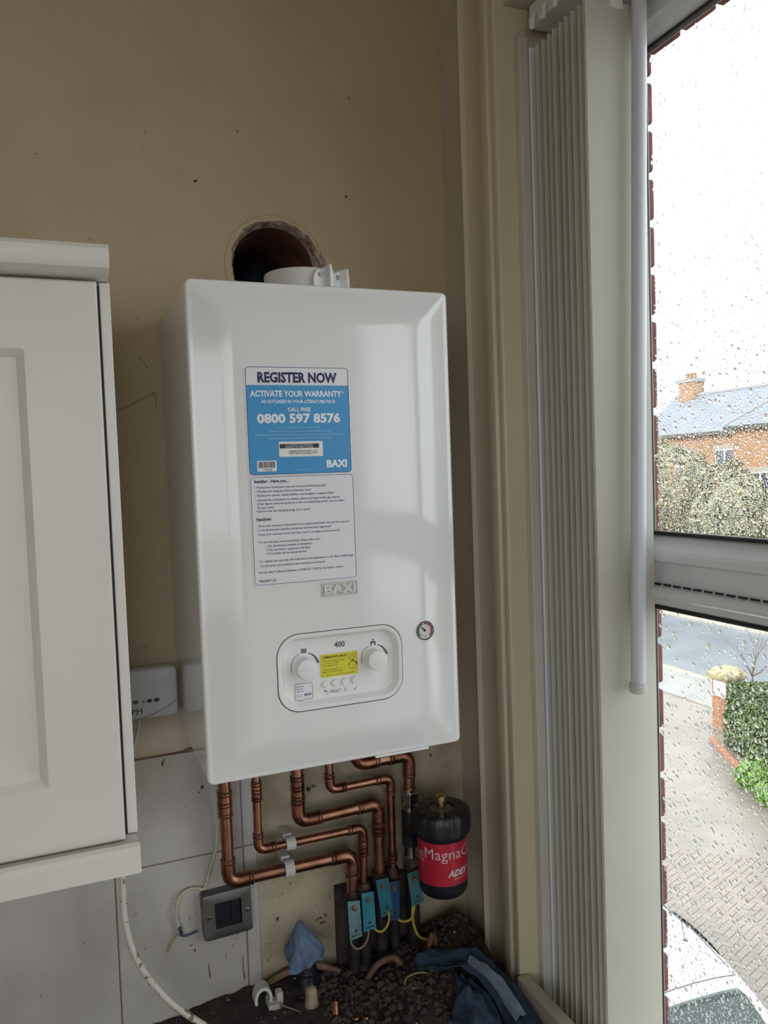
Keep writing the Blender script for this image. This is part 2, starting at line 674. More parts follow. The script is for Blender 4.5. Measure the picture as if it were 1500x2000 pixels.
# pink-brown line along the top of the tiles, and the cream plaster shelf above it
mb = MB()
n_ = 40
prof = []
for i in range(n_ + 1):
    x = -0.40 + 0.45 * i / n_
    hh = 0.0035 + 0.002 * noise.noise(Vector((x * 30, 0, 3)))
    prof.append((x, hh))
vs = []
for x, hh in prof:
    vs += [(x, -0.0075, -0.0425), (x, -0.0075, -0.0425 + hh + 0.002), (x, 0, -0.0425 + hh + 0.002)]
fs = []
for i in range(n_):
    a = i * 3
    fs += [(a, a + 3, a + 4, a + 1), (a + 1, a + 4, a + 5, a + 2)]
mb.add(vs, fs)
mb.build('tile_edge_filler', M('brown_filler', (0.16, 0.075, 0.055, 1), 0.9, var=(0.26, 0.17, 0.12, 1), vscale=40), wall_back, fix=False)
mb = MB()
rings = []
for i in range(31):
    x = -0.42 + 0.45 * i / 30
    zt = 0.028 + 0.004 * noise.noise(Vector((x * 9, 0, 0)))
    e = 1.0 if x < -0.01 else max(0.05, 1 - (x + 0.01) / 0.04)
    rings.append([(x, 0.0, -0.038), (x, -0.012 * e, -0.038), (x, -0.018 * e, -0.030), (x, -0.017 * e, -0.010), (x, -0.010 * e, 0.012), (x, -0.002 * e, zt), (x, 0.0, zt + .004)])
mb.loops(rings)
mb.build('plaster_ledge', M('cream_plaster_ledge', (0.58, 0.51, 0.37, 1), 0.6, var=(0.5, 0.42, 0.31, 1), vscale=10), wall_back, smooth=50)
# two screw holes and small cracks in the plaster
for i, (x, z) in enumerate(((0.2105, -0.150), (0.2275, -0.1575 + 0.006))):
    mb = MB()
    mb.lathe((x, -0.0026, z), [(0.0045, 0.0), (0.0045, 0.001)], 12, 'y')
    mb.build('screw_hole', MBLACK, wall_back)


def streak(name, pts, r, mat):
    mb = MB()
    mb.tube(spline(pts, 5), r, 5)
    return mb.build(name, mat, wall_back)


MCRK = M('crack_dirt', (0.26, 0.20, 0.13, 1), 0.9)
streak('wall_crack', [(-0.085, -0.0003, 0.555), (-0.06, -0.0003, 0.560), (-0.04, -0.0003, 0.572), (-0.012, -0.0003, 0.584)], 0.0006, MCRK)
streak('wall_crack', [(-0.02, -0.0003, 0.587), (-0.013, -0.0003, 0.574), (-0.015, -0.0003, 0.560)], 0.0009, MCRK)
streak('wall_crack', [(-0.04, -0.0003, 0.645), (-0.03, -0.0003, 0.636), (-0.024, -0.0003, 0.624)], 0.0005, MCRK)

# tiles: joints at x=-0.121, 0.0995 ; z=-0.232 ; right end 0.1245
mb = MB().box(-2.0, 0.1225, -0.0035, 0, -0.60, -0.0425)
mb.build('grout_bed', MGROUT, wall_back)
xs = [0.1245, 0.0995, -0.121, -0.341, -0.561, -0.781, -1.001]
zs = [-0.0425, -0.232, -0.562]
JT = 0.0022
for j in range(2):
    for i in range(len(xs) - 1):
        x1, x0 = xs[i], xs[i + 1]
        z1, z0 = zs[j], zs[j + 1]
        m2 = MB().box(x0 + JT / 2, x1 - JT / 2, -0.0075 - 0.0004 * ((i * 7 + j * 3) % 3), -0.001, z0 + JT / 2, z1 - JT / 2)
        m2.build('tile', MTILE, wall_back, bevel=0.0012, bseg=2)

# rust streaks and paint specks on the tiles, soot smears on the plaster (flat marks with their own outline)
MRUST = M('rust_stain', (0.17, 0.085, 0.06, 1), 0.9, var=(0.10, 0.05, 0.04, 1), vscale=60)


def smear(name, x, z, w, h, y, mat, seed):
    m_ = MB()
    n_ = 14
    lo = []
    for k in range(n_):
        a = 2 * math.pi * k / n_
        f = 1 + 0.55 * noise.noise(Vector((math.cos(a) * 1.7 + seed, math.sin(a) * 1.7, seed * 3.1)))
        lo.append((x + w * f * math.cos(a), y, z + h * f * math.sin(a)))
    m_.add(lo, [tuple(range(n_))])
    m_.build(name, mat, wall_back, fix=False)


YT = -0.0086
rs = random.Random(17)
for x, z, w, h in ((0.0290, -0.4400, 0.0010, 0.0120), (0.0310, -0.4520, 0.0008, 0.0060), (0.0900, -0.4480, 0.0010, 0.0200), (0.0910, -0.4700, 0.0012, 0.0080), (0.0600, -0.4230, 0.0006, 0.0060),
                   (-0.0330, -0.0560, 0.0022, 0.0050), (-0.0300, -0.0500, 0.0012, 0.0030), (0.0000, -0.3890, 0.0030, 0.0010), (0.0060, -0.4000, 0.0014, 0.0040), (0.0320, -0.1100, 0.0028, 0.0035), (0.0260, -0.1180, 0.0016, 0.0020)):
    smear('rust_streak', x, z, w, h, YT, MRUST, x * 40 + z * 9)
for i in range(26):
    smear('dirt_speck', rs.uniform(-0.10, 0.098), rs.uniform(-0.47, -0.06) if i < 10 else rs.uniform(-0.40, -0.28), rs.uniform(0.0005, 0.0016), rs.uniform(0.0005, 0.0018), YT, MRUST, i * 1.3)
MSOOT = M('soot_smear', (0.20, 0.165, 0.12, 1), 0.9, var=(0.12, 0.10, 0.08, 1), vscale=50)
for x, z, w, h in ((0.2440, -0.4120, 0.0060, 0.0022), (0.2400, -0.4030, 0.0030, 0.0016), (0.2500, -0.3990, 0.0022, 0.0030), (0.1700, -0.3370, 0.0018, 0.0014), (0.1640, -0.3420, 0.0012, 0.0012), (0.2140, -0.1460, 0.0065, 0.0060),
                   (0.2370, -0.1480, 0.0050, 0.0035), (0.2250, -0.2900, 0.0035, 0.0012), (0.1350, -0.4250, 0.0030, 0.0010), (0.2600, -0.3650, 0.0012, 0.0040), (0.4650, -0.1080, 0.0009, 0.0060), (0.4800, -0.1300, 0.0020, 0.0050), (0.4450, -0.1420, 0.0016, 0.0040)):
    smear('soot_mark', x, z, w, h, -0.0034, MSOOT, x * 31 + z * 7)

# window wall (right): reveal opening y -0.24..-2.10, z -0.47..1.22
OY0, OY1, OZ0, OZ1 = -1.66, -0.24, -0.80, 1.20
mb = MB()
mb.box(XW, 0.76, OY1, 0.0, ZF, ZC).box(XW, 0.76, YR, OY0, ZF, ZC).box(XW, 0.76, OY0, OY1, ZF, OZ0).box(XW, 0.76, OY0, OY1, OZ1, ZC)
mb.build('wall_right', M('greyed_cream_paint', (0.55, 0.49, 0.40, 1), 0.6, var=(0.49, 0.43, 0.345, 1), vscale=4), kind='structure')

# outer brick skin: each course end of the far reveal is a brick of its own
MBRICK = M('red_facing_brick', (0.165, 0.058, 0.046, 1), 0.85, var=(0.11, 0.042, 0.037, 1), vscale=25, bump=0.5, bscale=90)
MMORT = M('sooty_mortar', (0.075, 0.08, 0.085, 1), 0.95, bump=0.5, bscale=120)
BX0, BX1, BY = 0.772, 0.834, -0.268
mb = MB().box(0.765, BX1 - 0.007, BY + 0.012, 0.25, ZF - 0.2, ZC)
mb.box(0.765, BX1 - 0.007, OY0 - 0.4, BY + 0.012, 1.1560, ZC).box(0.765, BX1 - 0.007, OY0 - 0.4, BY + 0.012, ZF - 0.2, -0.85)
wall_out = mb.build('wall_outer', MMORT, kind='structure')
bm_full = None
PITCH = 0.0835
for i in range(-10, 22):
    z0 = i * PITCH + 0.031
    ln = 0.215 if i % 2 == 0 else 0.1025
    y1 = BY + ln
    dx = 0.002 * noise.noise(Vector((i * 1.7, 0, 0)))
    m2 = MB().box(0.766, BX1 + dx, BY + 0.0015 * noise.noise(Vector((0, i * 2.3, 0))), y1, z0, z0 + PITCH - 0.0115)
    m2.build('brick', MBRICK, wall_out, bevel=0.006, bseg=2)
# soldier course over the window (underside visible through the top of the glass)
for i in range(18):
    y0 = BY - 0.004 - i * 0.0785
    m2 = MB().box(0.766, BX1, y0 - 0.068, y0, 1.147 + 0.0015 * math.sin(i * 2.1), 1.36)
    m2.build('brick', MBRICK, wall_out, bevel=0.004, bseg=1)

# ------------------------------------------------------------------ window_1
win = empty('window_1', (0.73, -0.95, -0.79), kind='structure')
GX = 0.728
FY0, FY1 = -1.63, -0.262       # frame extents in y
FZ0, FZ1 = -0.79, 1.185
# outer frame
m2 = MB().box(0.702, 0.733, FY1 - 0.110, FY1, FZ0, FZ1)
m2.build('frame_jamb', MUPVC, win, bevel=0.004)
m2 = MB().box(0.702, 0.762, FY0, FY0 + 0.058, FZ0, FZ1)
m2.build('frame_jamb', MUPVC, win, bevel=0.004)
m2 = MB().box(0.702, 0.762, FY0, FY1, FZ0, -0.730)
m2.build('frame_bottom_rail', MUPVC, win, bevel=0.004)
# head: stepped profile
prof = [(0.735, 1.185), (0.690, 1.185), (0.690, 1.152), (0.700, 1.149), (0.700, 1.140), (0.694, 1.135), (0.694, 1.108), (0.706, 1.103), (0.712, 1.092), (0.720, 1.086), (0.735, 1.086)]
m2 = MB().loops([[(x, FY0, z) for x, z in prof], [(x, FY1, z) for x, z in prof]])
m2.build('frame_head', MUPVC, win, bevel=0.001, bseg=1)
m2 = MB().box(0.6995, 0.703, FY0 + 0.06, FY1 - 0.05, 1.1405, 1.1485)
m2.build('gap_shade_strip', M('painted_gap_shade', (0.05, 0.06, 0.08, 1), 0.6), win)  # dark strip paints the shade of the gap in the head
# mullion
YM = -0.98
m2 = MB().box(0.698, 0.762, YM - 0.035, YM + 0.035, FZ0, FZ1)
m2.build('mullion', MUPVC, win, bevel=0.004)
# transom with sloping upper bead, flat face, vent bulge
prof = [(0.762, 0.318), (0.722, 0.318), (0.716, 0.314), (0.694, 0.296), (0.690, 0.290), (0.690, 0.280), (0.700, 0.277), (0.700, 0.243), (0.690, 0.240), (0.690, 0.230),
        (0.694, 0.226), (0.7, 0.2215), (0.712, 0.2065), (0.718, 0.203), (0.762, 0.203)]
for ya, yb in ((FY0 + 0.05, YM - 0.03), (YM + 0.03, FY1 - 0.05)):
    m2 = MB().loops([[(x, ya, z) for x, z in prof], [(x, yb, z) for x, z in prof]])
    m2.build('transom', MUPVC, win, bevel=0.0008, bseg=1)
    # trickle vent: half-round bar with slots above it
    n_ = 10
    pr = [(0.690 - 0.011 * math.sin(math.pi * k / n_), 0.241 - 0.020 * k / n_) for k in range(n_ + 1)] + [(0.696, 0.221), (0.696, 0.241)]
    y_end = yb - 0.075
    m2 = MB().loops([[(x, ya + 0.03, z) for x, z in pr], [(x, y_end, z) for x, z in pr]])
    m2.build('trickle_vent', MUPVC, win, smooth=40)
    k = 0
    y = y_end - 0.006
    while y > ya + 0.05:
        m2 = MB().box(0.6885, 0.692, y - 0.014, y, 0.2425, 0.2455)
        m2.build('vent_slot', MBLACK, win)
        y -= 0.021
        k += 1
# gaskets and glass
panes = [(YM + 0.035, FY1 - 0.110, 0.318, 1.086), (YM + 0.035, FY1 - 0.110, -0.730, 0.203), (FY0 + 0.058, YM - 0.035, 0.318, 1.086), (FY0 + 0.058, YM - 0.035, -0.730, 0.203)]
for ya, yb, za, zb in panes:
    m2 = MB()
    m2.box(0.714, 0.727, ya, yb, zb - 0.006, zb).box(0.714, 0.727, ya, yb, za, za + 0.006).box(0.714, 0.727, ya, ya + 0.006, za, zb).box(0.714, 0.727, yb - 0.006, yb, za, zb)
    m2.build('gasket', MBLACK, win, bevel=0.002, bseg=1)
    g = MB().box(GX - 0.002, GX + 0.002, ya, yb, za, zb).build('glass_pane', GLASS, win)
# rain drops on the outside of the two near panes: uncountable, one object per pane
def drops(name, ya, yb, za, zb, count, dens, rmin, rmax, seed, bulge=0.46, foot=0.22):
    rg = random.Random(seed)
    mb = MB()
    placed = 0
    cells = {}
    NS = 8
    tries = 0
    while placed < count and tries < count * 30:
        tries += 1
        y = rg.uniform(ya + 0.01, yb - 0.008)
        z = rg.uniform(za + 0.008, zb - 0.01)
        if rg.random() > dens(y, z):
            continue
        r = rmin + (rmax - rmin) * rg.random() ** 3.0
        ci, cj = int(y / 0.008), int(z / 0.008)
        if any((y - a) ** 2 + (z - b) ** 2 < (1.25 * (r + c)) ** 2 for i_ in (-1, 0, 1) for j_ in (-1, 0, 1) for a, b, c in cells.get((ci + i_, cj + j_), ())):
            continue
        cells.setdefault((ci, cj), []).append((y, z, r))
        ey = r * rg.uniform(0.75, 1.1)
        ez = r * rg.uniform(0.9, 1.3)
        hgt = r * bulge
        skew = rg.uniform(-0.1, 0.5)
        vs = []
        for t, hh in ((1.0, 0.0), (0.86, 0.38), (0.5, 0.82)):
            for k in range(NS):
                a = 2 * math.pi * k / NS
                vy = ey * t * math.cos(a)
                vz = ez * t * math.sin(a)
                vs.append((GX + 0.0021 + hgt * hh, y + vy + skew * vz, z + vz - (foot * ez * hh)))
        vs.append((GX + 0.0021 + hgt, y, z - foot * ez))
        fs = []
        for q_ in range(2):
            for k in range(NS):
                k2 = (k + 1) % NS
                fs.append((q_ * NS + k, q_ * NS + k2, (q_ + 1) * NS + k2, (q_ + 1) * NS + k))
        for k in range(NS):
            fs.append((2 * NS + k, 2 * NS + (k + 1) % NS, 3 * NS))
        fs.append(tuple(reversed(range(NS))))
        mb.add(vs, fs)
        placed += 1
    o = mb.build(name, WATER, win, smooth=70, kind='stuff')
    return o


def dens_up(y, z):
    d = 1.0 if z < 0.52 else max(0.02, 1.0 - (z - 0.52) / 0.09)
    c = 0.5 + 0.9 * noise.noise(Vector((y * 9, z * 9, 1.5)))
    return d * max(0.12, min(1.0, c + 0.35))


def dens_lo(y, z):
    base = 0.30 if z > 0.05 else 0.55
    if z < -0.22:
        base = 1.6
    if z < -0.5:
        base = 0.3
    c = 0.55 + 0.7 * noise.noise(Vector((y * 8, z * 8, 6.5)))
    if y > -0.45 and z > -0.1:
        base *= 0.5
    return base * max(0.1, min(1, c))


drops('rain_drops', panes[0][0], panes[0][1], panes[0][2], panes[0][3], 13000, dens_up, 0.0009, 0.0042, 11)
drops('rain_drops', panes[1][0], panes[1][1], panes[1][2], panes[1][3], 11000, dens_lo, 0.0009, 0.0042, 12, 0.75, 0.34)

# window board (inner sill)
m2 = MB().box(0.520, 0.543, -1.68, -0.243, -0.600, -0.450)
m2.build('window_sill', M('sill_paint', (0.50, 0.47, 0.38, 1), 0.4, var=(0.42, 0.39, 0.31, 1), vscale=6), win, bevel=0.004)
m2 = MB().box(0.543, 0.702, -1.66, -0.243, -0.800, -0.770)
m2.build('sill_board', M('apron_paint', (0.45, 0.42, 0.35, 1), 0.5), win, bevel=0.003)

# architrave on the window wall (moulded), jamb lining, stop battens
prof = [(0.0, -0.098), (0.011, -0.098), (0.016, -0.104), (0.019, -0.112), (0.012, -0.118), (0.009, -0.135), (0.010, -0.155), (0.014, -0.172), (0.019, -0.183), (0.024, -0.196),
        (0.024, -0.216), (0.017, -0.2195), (0.017, -0.223), (0.022, -0.227), (0.022, -0.241), (0.0, -0.241)]
m2 = MB().loops([[(XW - a, y, -0.535) for a, y in prof], [(XW - a, y, ZC) for a, y in prof]])
m2.build('trim_1', MTRIM, kind='structure', bevel=0.0012, bseg=2, smooth=40)
m2 = MB().box(0.529, 0.700, -0.2425, -0.236, -0.770, 1.20)
m2.build('trim_2', MTRIM, kind='structure', bevel=0.002)
MBAT = M('grey_white_batten', (0.60, 0.585, 0.53, 1), 0.4, var=(0.52, 0.50, 0.44, 1), vscale=12, stretch=(1, 1, 0.15))
m2 = MB().box(0.566, 0.583, -0.2585, -0.2425, -0.770, 1.145)
m2.build('trim_3', MBAT, kind='structure', bevel=0.0015)
m2 = MB().box(0.585, 0.606, -0.2600, -0.2425, -0.770, 1.13)
m2.build('trim_4', MUPVC, kind='structure', bevel=0.002)
# moulded skirting at foot of architrave
m2 = MB().box(0.505, 0.548, -0.26, 0.0, -0.60, -0.535)
m2.build('baseboard_right', M('dirty_cream', (0.34, 0.30, 0.23, 1), 0.6), kind='structure', bevel=0.004)

# ================================================================== VERTICAL BLIND
bl = empty('vertical_blind', (0.628, -0.35, -0.74), 'stacked white vertical blind gathered at the far side of the window', 'blind')
m2 = MB().box(0.588, 0.655, -1.64, -0.255, 1.160, 1.198)
m2.build('head_rail', MUPVC, bl, bevel=0.004)
LW = 0.0535


def louvre(yc, tilt, off):
    mb = MB()
    n = 8
    rows = 2
    vs = []
    for z in (-0.740, 1.122):
        for side in (0, 1):
            for k in range(n + 1):
                u = -1 + 2 * k / n
                bow = 0.003 * (1 - u * u)
                x = 0.6335 + off + LW * u * math.cos(tilt)
                y = yc - bow + LW * u * math.sin(tilt) + side * 0.0007
                vs.append((x, y, z))
    m = n + 1
    fs = []
    for k in range(n):
        fs.append((k, k + 1, 2 * m + k + 1, 2 * m + k))
        fs.append((m + k + 1, m + k, 3 * m + k, 3 * m + k + 1))
        fs.append((k + 1, k, m + k, m + k + 1))
        fs.append((2 * m + k, 2 * m + k + 1, 3 * m + k + 1, 3 * m + k))
    fs += [(0, 2 * m, 3 * m, m), (n, m + n, 3 * m + n, 2 * m + n)]
    mb.add(vs, fs)
    return mb


NL = 10
rl_ = random.Random(5)
for i in range(NL):
    yc = -0.272 - 0.0162 * i
    o = louvre(yc, math.radians(12 + rl_.uniform(-1.0, 1.0)) if i < NL - 1 else 0.0, rl_.uniform(-0.001, 0.001)).build('louvre', MLOUV, bl, smooth=50, fix=True)
    m2 = MB()
    m2.box(0.622, 0.646, yc - 0.003, yc + 0.002, 1.112, 1.139)
    m2.box(0.630, 0.638, yc - 0.004, yc + 0.003, 1.139, 1.163)
    m2.build('hanger', MPLAST, bl, bevel=0.001, bseg=1)
    if i % 2 == 0:
        m2 = MB().loops([[(0.585, yc - 0.010, 1.176), (0.585, yc + 0.004, 1.176), (0.585, yc + 0.001, 1.156), (0.585, yc - 0.005, 1.150)],
                         [(0.578, yc - 0.008, 1.168), (0.578, yc + 0.003, 1.168), (0.578, yc + 0.001, 1.152), (0.578, yc - 0.004, 1.146)]])
        m2.build('carrier_hook', MPLAST, bl, bevel=0.001, bseg=1)
mb = MB()
mb.tube([(0.662, -0.438, 1.15), (0.632, -0.441, 0.098)], 0.0112, 16)
wnd = mb.build('wand', M('grey_white_tube', (0.62, 0.64, 0.68, 1), 0.35), bl, smooth=40)
mb = MB()
mb.lathe((0.6317, -0.441, 0.083), [(0.0095, 0.0), (0.0125, 0.001), (0.0132, 0.004), (0.0128, 0.016)], 18)
mb.build('wand_cap', M('wand_end', (0.55, 0.55, 0.54, 1), 0.5), bl, smooth=40)

# ================================================================== BOILER
bo = empty('wall_boiler', (W / 2, -D / 2, 0), 'large glossy white wall-hung boiler with stickers and control panel', 'boiler')


def axis_pts(L):
    r = 0.009
    a = [0, 0.0012, 0.0025, 0.004, 0.0065, r, 0.013, 0.018, 0.024, 0.030, 0.0365, 0.041, 0.046, 0.051, 0.056, 0.0605, 0.0645, 0.070]
    n = int((L - 0.14) / 0.012)
    mid = [0.07 + (L - 0.14) * k / n for k in range(1, n)]
    return a + mid + [L - q for q in reversed(a)]


def round_corner(x, z, r=0.009):
    cx = r if x < r else (W - r if x > W - r else None)
    cz = r if z < r else (H - r if z > H - r else None)
    if cx is None or cz is None:
        return x, z
    u, v = (x - cx) / r, (z - cz) / r
    m = max(abs(u), abs(v))
    l = math.hypot(u, v)
    if l > 1e-9:
        u, v = u * m / l, v * m / l
    return cx + u * r, cz + v * r


ax, az = axis_pts(W), axis_pts(H)
nx, nz = len(ax), len(az)
mb = MB()
vs = []
for z in az:
    for x in ax:
        X, Z = round_corner(x, z)
        vs.append((X, -(D + front_h(x, z)), Z))
fs = [(j * nx + i, j * nx + i + 1, (j + 1) * nx + i + 1, (j + 1) * nx + i) for j in range(nz - 1) for i in range(nx - 1)]
loop = [i for i in range(nx)] + [j * nx + nx - 1 for j in range(1, nz)] + [(nz - 1) * nx + i for i in range(nx - 2, -1, -1)] + [j * nx for j in range(nz - 2, 0, -1)]
base = len(vs)
n = len(loop)
for yy in (-D + 0.012, -0.004):
    vs += [(vs[i][0], yy, vs[i][2]) for i in loop]
for k in range(n):
    k2 = (k + 1) % n
    fs.append((loop[k2], loop[k], base + k, base + k2))
    fs.append((base + k2, base + k, base + n + k, base + n + k2))
fs.append(tuple(base + n + k for k in reversed(range(n))))
mb.add(vs, fs)
casing = mb.build('casing', MWHITE, bo, smooth=None)

PX0, PX1, PZ0, PZ1, PR = 0.1016, 0.2975, 0.0912, 0.2062, 0.034
GC = (0.3365, 0.1888)


def cutter(poly, y0, y1):
    m = MB().loops([[(x, y0, z) for x, z in poly], [(x, y1, z) for x, z in poly]])
    return m.build('cutter', MWHITE, bo)


circ = [(GC[0] + 0.0160 * math.cos(2 * math.pi * k / 40), GC[1] + 0.0160 * math.sin(2 * math.pi * k / 40)) for k in range(40)]
for poly in (rrect(PX0, PX1, PZ0, PZ1, PR, 10), circ):
    ct = cutter(poly, -0.35, -0.275)
    md = casing.modifiers.new('cut', 'BOOLEAN')
    md.operation = 'DIFFERENCE'
    md.solver = 'EXACT'
    md.object = ct
    dg = bpy.context.evaluated_depsgraph_get()
    dg.update()
    me = bpy.data.meshes.new_from_object(casing.evaluated_get(dg))
    casing.modifiers.clear()
    casing.data = me
    bpy.data.objects.remove(ct)
for p in casing.data.polygons:
    p.use_smooth = True
casing.data.set_sharp_from_angle(angle=math.radians(35))

# control panel ---------------------------------------------------------------
YP = -0.3112
MPANEL = M('panel_white', (0.77, 0.77, 0.765, 1), 0.28)
mb = MB()
rr_ring(mb, PX0 - 0.0002, PX1 + 0.0002, PZ0 - 0.0002, PZ1 + 0.0002, PR, 0.004, lambda x, z: (x, YP + 0.0022, z))
gk = mb.build('gap_shade_ring', MBLACK, bo)  # black ring paints in the shade of the gap round the panel
REC = 0.0115
rings = []
for ins, dy in ((0.0013, 0.004), (0.0013, 0.0004), (0.0018, 0.0), (0.0062, 0.0), (0.0070, 0.0003), (0.0078, 0.0012), (0.0125, REC - 0.0006), (0.0138, REC), (0.030, REC)):
    rings.append([(x, YP + dy, z) for x, z in rrect(PX0 + ins, PX1 - ins, PZ0 + ins, PZ1 - ins, max(PR - ins, 0.004), 8)])
mb = MB().loops(rings, False, True)
panel = mb.build('control_panel', MPANEL, bo, smooth=30, fix=True)
YF = YP + REC


def fl(x, z, dy=REC):
    """a point seen on the face, moved back onto the recess floor"""
    return x + dy * (x + 0.166) / 1.095, z + dy * (z - 0.432) / 1.095


def onp(eps):
    return lambda x, z: (x, YF - eps, z)


def knob(px, pz):
    x, z = fl(px, pz, REC - 0.012)
    mb = MB()
    mb.lathe((x, YF, z), [(0.0168, 0.0), (0.0168, -0.0015), (0.0160, -0.002), (0.0157, -0.0175), (0.0148, -0.0195), (0.0135, -0.0200)], 36, 'y')
    k = mb.build('knob', MPANEL, panel, smooth=35)
    mb = MB()
    mb.box(x - 0.0006, x + 0.0006, YF - 0.0203, YF - 0.0199, z + 0.006, z + 0.0125)
    return x, z


def arc_strip(mb, cx, cz, r0a, r1a, a0, a1, fn, n=20, r1b=None):
    """a strip along an arc, its width may grow from the start to the end"""
    r1b = r1a if r1b is None else r1b
    vs = []
    for k in range(n + 1):
        t = k / n
        a = math.radians(a0 + (a1 - a0) * t)
        ro = r1a + (r1b - r1a) * t
        vs += [fn(cx + r0a * math.cos(a), cz + r0a * math.sin(a)), fn(cx + ro * math.cos(a), cz + ro * math.sin(a))]
    mb.add(vs, [(2 * k, 2 * k + 1, 2 * k + 3, 2 * k + 2) for k in range(n)])


ink = MB()
for px, pz in ((0.1455, 0.1535), (0.2545, 0.1535)):
    x, z = knob(px, pz)
    bx, bz = fl(px, pz, REC * 0.9)
    arc_strip(ink, x, z + 0.001, 0.0195, 0.0203, 200, 112, onp(0.0003))
    arc_strip(ink, x, z + 0.001, 0.0195, 0.0207, 72, 8, onp(0.0003), r1b=0.0235)
# radiator icon over the left knob, tap icon over the right knob
xk, zk = fl(0.1455, 0.1535, REC - 0.012)
for i in range(5):
    ink.add([onp(0.0003)(xk - 0.0042 + i * 0.0018 + a, zk + 0.0205 + b) for a, b in ((0, 0), (0.0011, 0), (0.0011, 0.0068), (0, 0.0068))], [(0, 1, 2, 3)])
for b0 in (0.0222, 0.0252):
    ink.add([onp(0.0003)(xk - 0.0042 + a, zk + b0 + b) for a, b in ((0, 0), (0.0083, 0), (0.0083, 0.0007), (0, 0.0007))], [(0, 1, 2, 3)])
xk, zk = fl(0.2545, 0.1535, REC - 0.012)
for a0, a1, b0, b1 in ((-0.0045, -0.0025, 0.0195, 0.0255), (-0.0045, 0.0035, 0.0235, 0.0258), (0.0015, 0.0038, 0.0195, 0.0258), (-0.001, 0.0005, 0.0258, 0.0285), (-0.0025, 0.002, 0.0282, 0.0292)):
    ink.add([onp(0.0003)(xk + a, zk + b) for a, b in ((a0, b0), (a1, b0), (a1, b1), (a0, b1))], [(0, 1, 2, 3)])
tx0, tz0 = fl(0.1886, 0.1798)
tx1, _ = fl(0.2050, 0.1798)
text(ink, '400', tx0, tx1, tz0, 0.0082, onp(0.0003), 0.03)
# symbols below the buttons
sx, sz = fl(0.1742, 0.1150)
arc_strip(ink, sx, sz, 0.0020, 0.0027, 90, -120, onp(0.0003))
ink.add([onp(0.0003)(sx + a, sz + b) for a, b in ((-0.0032, 0.0020), (0.0002, 0.0020), (0.0002, 0.0027), (-0.0032, 0.0027), (-0.0040, 0.00235), (-0.0018, 0.0045), (-0.0018, 0.0002))], [(0, 1, 2, 3), (4, 6, 5)])
sx0, sz = fl(0.1805, 0.1135)
sx1, _ = fl(0.1968, 0.1135)
text(ink, 'RESET', sx0, sx1, sz, 0.0042, onp(0.0003), 0.0)
sx, sz = fl(0.2035, 0.1152)
for b in (-0.0024, -0.0002, 0.0020):
    ink.add([onp(0.0003)(sx + a, sz + b + c) for a, c in ((-0.0024, 0), (0.0024, 0), (0.0024, 0.0007), (-0.0024, 0.0007))], [(0, 1, 2, 3)])
sx, sz = fl(0.2188, 0.1150)
ink.add([onp(0.0003)(sx + a, sz + b) for a, b in ((-0.0030, 0.0002), (-0.0010, -0.0024), (0.0032, 0.0030), (0.0026, 0.0034), (-0.0011, -0.0013), (-0.0025, 0.0006))], [(0, 1, 4, 5), (1, 2, 3, 4)])
ink.build('lettering', MGREY, panel, fix=False, kind='stuff')
for px, pz in ((0.1742, 0.1268), (0.1890, 0.1271), (0.2040, 0.1270), (0.2193, 0.1274)):
    x, z = fl(px, pz, REC - 0.003)
    mb = MB().lathe((x, YF, z), [(0.0056, 0.0), (0.0056, -0.0030), (0.0050, -0.0042), (0.004, -0.0045)], 24, 'y')
    mb.build('push_button', MPANEL, panel, smooth=35)
# yellow commissioning sticker
yx0, yz0 = fl(0.1664, 0.1373)
yx1, yz1 = fl(0.2244, 0.1712)
mb = MB()
rr_sheet(mb, yx0, yx1, yz0, yz1, 0.002, onp(0.0006), 2)
ye = mb.build('yellow_sticker', MYEL, panel, fix=False)
tag(ye, 'yellow commissioning mode sticker')
mb = MB()
e = onp(0.0008)
wd_ = yx1 - yx0
text(mb, 'COMMISSIONING MODE:', yx0 + 0.002, yx0 + 0.0415, yz1 - 0.0056, 0.0027, e, 0.02)
mb.add([e(*p) for p in ((yx0 + 0.002, yz1 - 0.0066), (yx0 + 0.041, yz1 - 0.0066), (yx0 + 0.041, yz1 - 0.0063), (yx0 + 0.002, yz1 - 0.0063))], [(0, 1, 2, 3)])
for i, (s, w_) in enumerate((('1. Hold these 2 buttons together', 0.037), ('and release to activate', 0.026), ('commissioning mode', 0.0235))):
    text(mb, s, yx0 + 0.002, yx0 + 0.002 + w_, yz1 - 0.0112 - i * 0.0034, 0.0019, e, 0.0)
for i, (s, w_) in enumerate((('2. Adjust potentiometer to', 0.029), ('toggle Low and High setting.', 0.032))):
    text(mb, s, yx0 + 0.002, yx0 + 0.002 + w_, yz1 - 0.0236 - i * 0.0034, 0.0019, e, 0.0)
text(mb, '& L = Max CH / 0 = max CH / H = max DHW', yx0 + 0.002, yx0 + 0.052, yz0 + 0.0022, 0.0017, e, 0.0)
for cx_, cz_, r_ in ((yx1 - 0.0128, yz1 - 0.0062, 0.0029), (yx1 - 0.0052, yz1 - 0.0062, 0.0029), (yx1 - 0.0085, yz1 - 0.0205, 0.0056)):
    arc_strip(mb, cx_, cz_, r_ - 0.0004, r_, 0, 360, e, 24)
arc_strip(mb, yx1 - 0.0085, yz1 - 0.0205, 0.0062, 0.0066, 80, 5, e, r1b=0.0082)
arc_strip(mb, yx1 - 0.0085, yz1 - 0.0205, 0.0062, 0.0066, 190, 110, e)
mb.add([e(yx1 - 0.0105 + a, yz1 - 0.0142 + b) for a, b in ((0, 0), (0.004, 0), (0.004, 0.0016), (0, 0.0016))], [(0, 1, 2, 3)])
